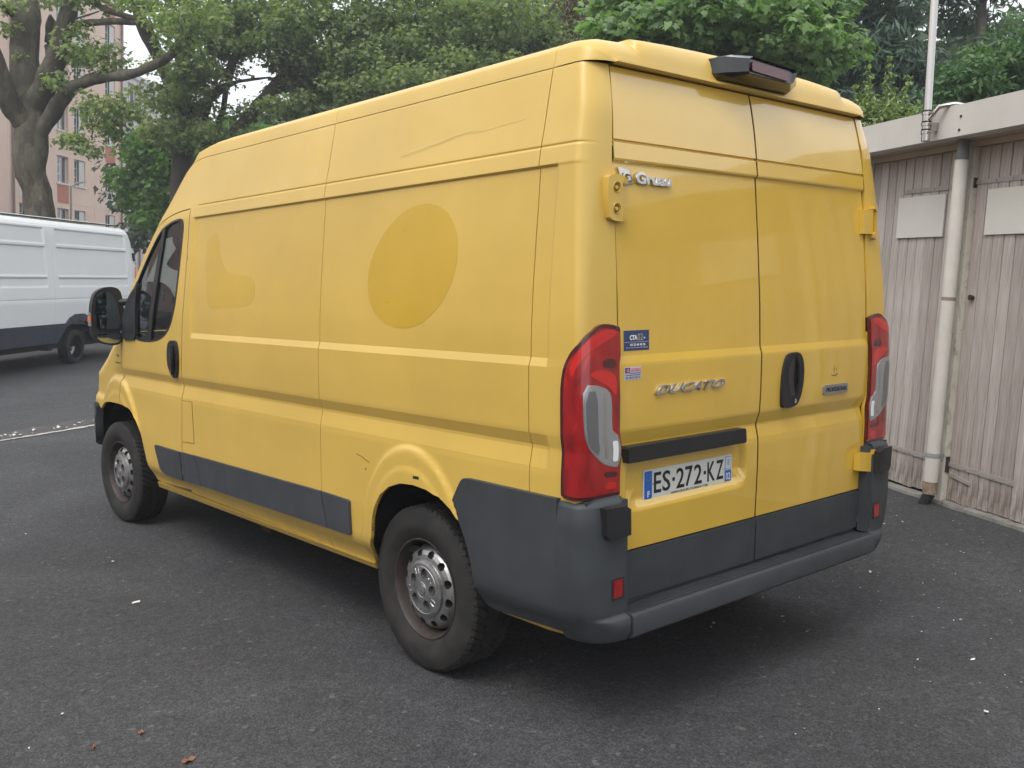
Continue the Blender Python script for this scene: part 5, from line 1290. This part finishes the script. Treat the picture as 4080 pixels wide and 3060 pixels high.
def branches(tree, name, lists, mat, dep0, sub=0):
    V, F = [], []
    for pts in lists:
        P3 = [at(u, v, d) for u, v, w, d in pts]; rd = [w * .5 * d / 3839 for u, v, w, d in pts]
        # resample
        Q, Rr = [], []
        for i in range(len(P3) - 1):
            for k in range(4): f = k / 4; Q.append(P3[i].lerp(P3[i + 1], f)); Rr.append(rd[i] * (1 - f) + rd[i + 1] * f)
        Q.append(P3[-1]); Rr.append(rd[-1])
        for i in range(1, len(Q) - 1): Q[i] = Q[i] + Vector((noise.noise(Q[i] * .9), noise.noise(Q[i] * .9 + Vector((5, 0, 0))), noise.noise(Q[i] * .9 + Vector((0, 7, 0))))) * Rr[i] * .35
        v_, f_ = tube_geo(Q, Rr, 12, .22); b = len(V); V += v_; F += [tuple(b + i for i in f) for f in f_]
        if name == 'branch' or sub:
            mesh(name, v_, f_, mat, tree, smooth=True, ang=60)
    if not (name == 'branch' or sub): mesh(name, V, F, mat, tree, smooth=True, ang=60)
def cl(u, v, d, ru, rv, rd, nc, lp, cr):
    k = d / 3839.2; return (tuple(at(u, v, d)), (ru * k * .75 + rd * .66 * .5, ru * k * .66 + rd * .5, rv * k), nc, lp, cr)
# T1: plane tree on the left
T1 = empty('plane_tree', tuple(at(160, 1290, 25))); gzv = gz(T1.location.x, T1.location.y); T1.location.z = gzv
BASE1 = T1.location.copy()
class Par:      # parent helper: geometry is made in world space, then hung on the tree
    pass
def hang(tree):
    for o in list(COL.objects):
        if o.get('_new') == tree.name: pass
def begin(): return set(o.name for o in COL.objects)
def adopt(tree, before):
    inv = Matrix.Translation(-tree.location)
    for o in COL.objects:
        if o.name not in before and o is not tree and o.parent is None:
            o.data.transform(inv); o.parent = tree
b4 = begin()
branches(None, 'trunk', [[(165, 1330, 135, 25), (158, 1050, 122, 25), (152, 900, 116, 25), (145, 760, 113, 25), (132, 620, 122, 25), (122, 520, 126, 25), (114, 420, 120, 25), (105, 300, 112, 25), (100, 150, 108, 25), (96, 0, 100, 25), (90, -200, 80, 25), (80, -500, 50, 25)]], M_bark, 25)
for br in ([(120, 520, 90, 25), (85, 480, 92, 24.8), (30, 410, 78, 24.5), (2, 300, 62, 24.2), (-30, 190, 55, 24), (-90, 20, 45, 23.5), (-150, -200, 30, 23)],
           [(125, 440, 90, 25), (160, 360, 90, 24.8), (195, 285, 86, 24.6), (230, 200, 76, 24.4), (262, 100, 66, 24.2), (286, 0, 60, 24), (310, -150, 50, 23.8), (340, -350, 30, 23.5)],
           [(150, 545, 60, 25), (192, 470, 66, 24.8), (240, 405, 60, 24.5), (300, 345, 52, 24.2), (375, 318, 42, 23.9), (480, 300, 40, 23.5), (560, 285, 38, 23.2), (650, 245, 34, 23), (740, 170, 26, 22.8), (800, 60, 18, 22.6)],
           [(290, 345, 26, 24.3), (345, 305, 18, 24), (420, 283, 15, 23.8), (520, 281, 14, 23.6), (560, 275, 12, 23.4)],
           [(285, 120, 36, 24.3), (310, 100, 30, 24.1), (360, 90, 28, 24), (450, 84, 27, 23.8), (545, 88, 26, 23.6), (620, 105, 24, 23.4), (680, 150, 16, 23.2)],
           [(330, -10, 24, 24), (370, 12, 24, 24), (430, 42, 24, 23.8), (520, 70, 22, 23.6), (600, 92, 20, 23.5)],
           [(85, 110, 30, 25), (62, 75, 22, 24.8), (36, 48, 20, 24.6), (0, 18, 18, 24.4), (-60, -20, 14, 24)],
           [(200, 60, 10, 25), (210, 130, 60, 25.4), (195, 190, 40, 25.4), (190, 240, 10, 25)],
           [(420, 400, 4, 23.6), (395, 450, 6, 23.6), (370, 520, 5, 23.6), (365, 560, 3, 23.6)],
           [(300, 75, 6, 24), (350, 60, 7, 24), (395, 45, 6, 24)]):
    branches(None, 'branch', [br], M_bark, 25, 1)
leaves('crown', [cl(330, 190, 24, 60, 85, .8, 15, 26, .42), cl(430, 230, 24, 60, 60, .8, 15, 26, .42), cl(290, 240, 24.5, 45, 50, .6, 7, 26, .4), cl(250, 330, 24.5, 50, 60, .6, 9, 24, .36), cl(330, 440, 24, 60, 55, .6, 10, 24, .38),
                 cl(430, 430, 23.6, 80, 70, .8, 16, 24, .4), cl(300, 560, 24, 55, 28, .4, 8, 22, .35), cl(360, 590, 24, 50, 25, .4, 7, 22, .33), cl(430, 510, 23.6, 60, 45, .5, 10, 22, .38), cl(530, 440, 23.4, 50, 80, .6, 14, 24, .4),
                 cl(35, 110, 24.6, 40, 18, .5, 5, 20, .3), cl(85, 215, 24.6, 18, 18, .3, 2, 20, .25), cl(250, 5, 24, 90, 20, .8, 8, 24, .4), cl(430, -20, 23.6, 130, 40, 1, 24, 26, .45), cl(560, 10, 23.4, 60, 40, 1, 10, 26, .4), cl(180, -200, 24, 300, 60, 1.5, 20, 24, .5), cl(30, 20, 24.4, 50, 25, .5, 6, 22, .35), cl(720, 150, 22.4, 70, 60, .4, 14, 24, .4), cl(640, 70, 22.6, 60, 40, .4, 8, 24, .4), cl(810, 60, 22.2, 70, 70, .5, 16, 24, .4)], 'tri', .14, M_lpl, None)
adopt(T1, b4)
tag(T1, 'big plane tree with a thick mottled trunk rising behind the white van', 'tree', 'trees around the yard')
# T2: plane tree in the middle
T2 = empty('plane_tree', tuple(at(700, 1280, 29))); T2.location.z = gz(T2.location.x, T2.location.y); b4 = begin()
branches(None, 'trunk', [[(705, 1250, 90, 29), (715, 900, 84, 29), (728, 700, 80, 29), (735, 560, 78, 29), (728, 440, 80, 29), (722, 330, 72, 29), (735, 200, 60, 29), (760, 60, 50, 29), (780, -120, 40, 29), (800, -400, 25, 29)]], M_bark2, 29)
for br in ([(700, 400, 30, 29), (640, 260, 46, 28.5), (600, 150, 60, 28), (560, 60, 50, 27.5), (520, -40, 40, 27), (480, -200, 30, 27)],
           [(760, 560, 30, 29), (800, 500, 34, 28.6), (830, 400, 36, 28.3), (870, 360, 34, 28), (905, 340, 24, 28), (950, 325, 13, 28), (1010, 316, 11, 28), (1080, 308, 8, 28)],
           [(905, 350, 20, 28), (915, 290, 34, 28), (935, 230, 36, 28), (980, 180, 30, 28), (1050, 100, 26, 28), (1120, 0, 20, 28)],
           [(820, 620, 30, 29), (850, 560, 34, 28.6), (900, 540, 30, 28.4), (985, 470, 46, 28.2), (1050, 400, 52, 28), (1110, 330, 50, 28), (1170, 260, 44, 28), (1230, 160, 36, 28), (1290, 40, 28, 28)],
           [(830, 640, 26, 29), (860, 520, 26, 28.8), (890, 430, 24, 28.6), (900, 350, 22, 28.5)],
           [(640, 340, 10, 28.5), (670, 370, 14, 28.5), (690, 400, 20, 28.8)]):
    branches(None, 'branch', [br], M_bark2, 29, 1)
C2 = []
for u, v, ru, rv, n in ((820, 80, 150, 120, 96), (900, 140, 120, 90, 62), (1060, 90, 170, 110, 105), (1240, 120, 160, 150, 130), (1180, 300, 90, 120, 60), (1300, 330, 120, 140, 105), (1420, 200, 150, 190, 150), (745, 260, 70, 90, 34), (650, 400, 70, 60, 22), (760, 400, 70, 110, 40),
                        (840, 300, 60, 90, 26), (690, 540, 90, 70, 44), (1010, 175, 110, 30, 22), (860, 560, 120, 60, 40), (980, 460, 70, 40, 12), (1150, 420, 120, 40, 26), (620, 10, 60, 50, 12), (610, 230, 40, 40, 3), (560, 270, 40, 40, 2), (900, 250, 60, 50, 12), (1140, 210, 110, 40, 20), (900, -120, 520, 70, 90), (1350, -100, 300, 70, 60)):
    C2.append(cl(u, v, 28 + rng.uniform(-1.2, 1.2), ru, rv, 1.2, int(n * .95), 32, .45))
leaves('crown', C2, 'tri', .155, M_lpl, None); adopt(T2, b4)
tag(T2, 'tall plane tree with a dense crown and pale sky gaps behind the cab roof', 'tree', 'trees around the yard')
# T3: lower leafy tree right behind the cab
T3 = empty('lime_tree', tuple(at(790, 1280, 33))); T3.location.z = gz(T3.location.x, T3.location.y); b4 = begin()
branches(None, 'trunk', [[(790, 1250, 50, 33), (790, 950, 46, 33), (780, 700, 34, 33), (770, 520, 18, 33)]], M_bark2, 33)
C3 = [cl(u, v, 33 + rng.uniform(-1, 1), ru, rv, 2.2, n, 26, .55) for u, v, ru, rv, n in ((640, 600, 90, 70, 60), (600, 700, 70, 80, 55), (640, 790, 100, 80, 70), (720, 620, 110, 90, 70), (760, 760, 150, 130, 120), (860, 640, 130, 110, 90), (950, 560, 110, 70, 60), (700, 870, 80, 50, 34), (900, 800, 160, 150, 90), (1060, 560, 120, 70, 50))]
leaves('crown', C3, 'tri', .22, M_lpl2, None); adopt(T3, b4)
tag(T3, 'lower round-crowned green tree behind the cab of the yellow van', 'tree', 'trees around the yard')
# T4: plane tree above the middle of the roof
T4 = empty('plane_tree', tuple(at(2050, 1250, 27))); T4.location.z = gz(T4.location.x, T4.location.y); b4 = begin()
branches(None, 'trunk', [[(2080, 1250, 64, 27), (2080, 700, 60, 27), (2085, 300, 52, 27), (2078, 150, 46, 27), (2065, 0, 40, 27), (2050, -250, 25, 27)]], M_bark2, 27)
for br in ([(2085, 330, 20, 27), (1990, 250, 18, 27), (1880, 130, 14, 26.6), (1780, 60, 10, 26.2)], [(1400, 420, 26, 27), (1330, 440, 26, 27), (1270, 450, 20, 27), (1210, 420, 14, 27)], [(2080, 140, 16, 27), (2180, 60, 14, 27), (2260, -60, 10, 27)]):
    branches(None, 'branch', [br], M_bark2, 27, 1)
C4 = [cl(u, v, 26.5 + rng.uniform(-1.5, 1.5), ru, rv, 1.6, n, 30, .48) for u, v, ru, rv, n in ((1560, 90, 130, 110, 88), (1540, 280, 150, 110, 110), (1700, 60, 120, 80, 52), (1720, 190, 140, 110, 105), (1660, 330, 120, 60, 50), (1850, 110, 150, 120, 115), (1880, 260, 130, 90, 62), (1980, 60, 130, 120, 90), (2010, 220, 130, 80, 60), (2130, 90, 110, 120, 74), (2200, 170, 90, 90, 48), (1800, -80, 500, 60, 100), (1450, 380, 130, 60, 40), (1330, 470, 120, 45, 26))]
leaves('crown', C4, 'tri', .145, M_lpl, None); adopt(T4, b4)
tag(T4, 'grey-green plane tree standing over the middle of the yellow roof', 'tree', 'trees around the yard')
# copper tree
T5 = empty('copper_beech', tuple(at(2330, 1200, 24))); T5.location.z = gz(T5.location.x, T5.location.y); b4 = begin()
branches(None, 'trunk', [[(2330, 1200, 50, 24), (2330, 600, 42, 24), (2320, 200, 30, 24), (2310, 0, 20, 24)]], M_bark2, 24)
leaves('crown', [cl(2330, 110, 24, 70, 90, 1.0, 26, 26, .42), cl(2380, 40, 24, 60, 60, 1.0, 18, 26, .4), cl(2290, 30, 24, 60, 40, 1, 12, 26, .4), cl(2340, -150, 24, 140, 90, 1, 40, 26, .45)], 'oval', .13, M_lre, None); adopt(T5, b4)
tag(T5, 'reddish-brown copper beech squeezed between the plane tree and the maple', 'tree', 'trees around the yard')
# T6: maple behind the roof
T6 = empty('maple_tree', tuple(at(2850, 1150, 14.5))); T6.location.z = gz(T6.location.x, T6.location.y); b4 = begin()
branches(None, 'trunk', [[(2850, 1150, 100, 14.5), (2850, 700, 90, 14.5), (2860, 300, 70, 14.5), (2850, 0, 50, 14.5), (2830, -300, 30, 14.5)]], M_bark2, 14.5)
for br in ([(2850, 500, 40, 14.5), (2700, 350, 30, 14), (2560, 220, 18, 13.6)], [(2860, 420, 40, 14.5), (3000, 300, 30, 14), (3180, 220, 16, 13.6)]): branches(None, 'branch', [br], M_bark2, 14, 1)
C6 = [cl(u, v, 13.6 + rng.uniform(-.5, .5), ru, rv, .7, int(n * 1.9), 19, .22) for u, v, ru, rv, n in ((2480, 110, 110, 70, 22), (2470, 200, 90, 50, 14), (2560, 50, 130, 70, 26), (2650, 110, 130, 90, 34), (2620, 230, 110, 50, 16), (2790, 60, 140, 90, 36), (2830, 190, 140, 90, 38), (2960, 90, 150, 110, 44), (3010, 220, 130, 90, 34), (3130, 110, 140, 110, 44), (3150, 240, 120, 70, 26), (3250, 60, 100, 80, 26), (3270, 230, 110, 60, 20), (3330, 190, 60, 60, 8), (3210, 290, 90, 40, 12), (2900, -160, 520, 130, 130), (2900, 330, 200, 50, 22), (2450, 20, 60, 50, 8))]
leaves('crown', C6, 'palm', .125, M_lma, None, up=.75); adopt(T6, b4)
tag(T6, 'bright green maple with large lobed leaves directly above the stop lamp', 'tree', 'trees around the yard')
# T7: cypresses
for i, (u, d, lb) in enumerate(((3300, 19.5, 'dark conifer left of the steel pole, behind the maple'), (3530, 18.5, 'dark conifer just left of the steel pole above the light green shrub'), (3900, 20.5, 'tall dark conifer at the right edge, sky specks showing through it'))):
    T7 = empty('cypress_tree', tuple(at(u, 1150, d))); T7.location.z = gz(T7.location.x, T7.location.y); b4 = begin()
    branches(None, 'trunk', [[(u, 1150, 60, d), (u, 500, 54, d), (u + 10, 0, 40, d), (u + 20, -400, 20, d)]], M_bark2, d)
    Cc = []
    for k in range(26 if i != 2 else 19):
        v = rng.uniform(-420, 620); uu = u + rng.uniform(-150, 150)
        Cc.append(cl(uu, v, d + rng.uniform(-.4, .8), 90, 38, .8, 9, 70, .50))
    leaves('crown', Cc, 'frond', .26, M_lcy, None, up=.25); adopt(T7, b4)
    tag(T7, lb, 'tree', 'trees around the yard')
# bushes behind the garage roof
def shrub(name, lb, u0, v0, d, cls, kind, size, mat, spires=()):
    B = empty(name, tuple(at(u0, v0, d))); B.location.z = gz(B.location.x, B.location.y); b4 = begin()
    st = [[(u0 - 30, 1150, 14, d), (u0 - 40, 700, 12, d), (u0 - 60, 480, 7, d)], [(u0 + 20, 1150, 14, d), (u0 + 30, 700, 12, d), (u0 + 40, 460, 7, d)]]
    branches(None, 'stem', st, M_bark2, d)
    for (u, v0_, v1_) in spires:
        branches(None, 'spire_stem', [[(u, v1_, 5, d), (u, v0_, 2, d)]], M_bark2, d)
    leaves('foliage', cls, kind, size, mat, None, up=.5); adopt(B, b4); tag(B, lb, 'shrub', 'shrubs behind the garage roof'); return B
sp = [(3458, 270, 480), (3545, 238, 480), (3608, 310, 490), (3420, 345, 470)]
c_sh = [cl(3450, 470, 10.5, 60, 70, .3, 26, 26, .16), cl(3540, 470, 10.5, 80, 70, .3, 36, 26, .16), cl(3620, 450, 10.5, 50, 55, .3, 16, 26, .15), cl(3500, 560, 10.5, 160, 60, .4, 50, 26, .18)]
for u, a, b in sp:
    for v in range(a, b, 20): c_sh.append(cl(u + rng.uniform(-5, 5), v, 10.5, 7 + (v - a) * .05, 9, .03, 1 + (v - a) // 60, 12, .045 + (v - a) * .0003))
shrub('spire_shrub', 'light yellow-green shrub with pointed shoots rising over the garage fascia', 3540, 700, 10.5, c_sh, 'oval', .062, M_lsh, sp)
shrub('broad_bush', 'rounded mid-green bush right of the steel pole above the fascia', 3960, 600, 12.5, [cl(u, v, 12.5 + rng.uniform(-.4, .4), ru, rv, .6, n, 26, .2) for u, v, ru, rv, n in ((3860, 320, 90, 80, 50), (3960, 260, 100, 80, 58), (4060, 240, 100, 90, 58), (3800, 400, 80, 50, 30), (3950, 370, 150, 60, 66), (4090, 340, 100, 80, 40), (4050, 120, 70, 70, 20), (4180, 250, 120, 150, 60))], 'oval', .10, M_lbu)
# shaded wood behind everything on the right
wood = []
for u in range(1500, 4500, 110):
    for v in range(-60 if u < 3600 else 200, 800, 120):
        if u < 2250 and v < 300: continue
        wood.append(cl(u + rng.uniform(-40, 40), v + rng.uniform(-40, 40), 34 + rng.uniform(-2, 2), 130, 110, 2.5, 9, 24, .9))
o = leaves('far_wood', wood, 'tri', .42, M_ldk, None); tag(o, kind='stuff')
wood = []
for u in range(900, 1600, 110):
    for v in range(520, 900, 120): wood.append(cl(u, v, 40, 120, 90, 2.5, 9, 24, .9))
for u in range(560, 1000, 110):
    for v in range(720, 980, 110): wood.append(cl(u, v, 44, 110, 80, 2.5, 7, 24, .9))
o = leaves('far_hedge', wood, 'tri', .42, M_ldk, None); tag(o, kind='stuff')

# ------------------------------------------------------------------ the side of the yard behind the photographer (mirrored in the paint)
NB = empty('neighbouring_building', (-24.0, 2.0, -1.0), 0)
tag(NB, 'plain pale building across the yard, seen only as a reflection in the van', 'building')
box('wall', (-8, -24, 0), (0, 70, 9.5), M_pk, NB); box('roof_edge', (-8.1, -24.1, 9.5), (.12, 70.1, 9.9), M_wpan, NB)
bm = bmesh.new()
for r in range(3):
    for k in range(24): add_box(bm, (-.05, -22 + k * 3.8, 1.2 + r * 3), (.02, -20.7 + k * 3.8, 2.7 + r * 3))
o = bmobj('windows', bm, M_pane, NB); o['kind'] = 'stuff'
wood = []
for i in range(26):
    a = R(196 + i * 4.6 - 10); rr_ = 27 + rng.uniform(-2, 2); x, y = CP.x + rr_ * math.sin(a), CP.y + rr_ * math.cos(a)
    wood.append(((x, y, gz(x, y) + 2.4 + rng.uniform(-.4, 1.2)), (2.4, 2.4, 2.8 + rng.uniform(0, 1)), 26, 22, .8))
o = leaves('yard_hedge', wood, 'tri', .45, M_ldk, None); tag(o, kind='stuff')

# thin haze volume added to lift the dark tones of the far trees
M_haze = bpy.data.materials.new('haze'); M_haze.use_nodes = True; ht = M_haze.node_tree; ht.nodes.clear()
ho = ht.nodes.new('ShaderNodeOutputMaterial'); hv = ht.nodes.new('ShaderNodeVolumePrincipled')
hv.inputs['Color'].default_value = (.92, .95, 1, 1); hv.inputs['Density'].default_value = .0020; hv.inputs['Anisotropy'].default_value = .1
ht.links.new(hv.outputs[0], ho.inputs['Volume'])
hz = box('haze', (-126, -126, -12), (126, 126, 34), M_haze); tag(hz, kind='stuff')
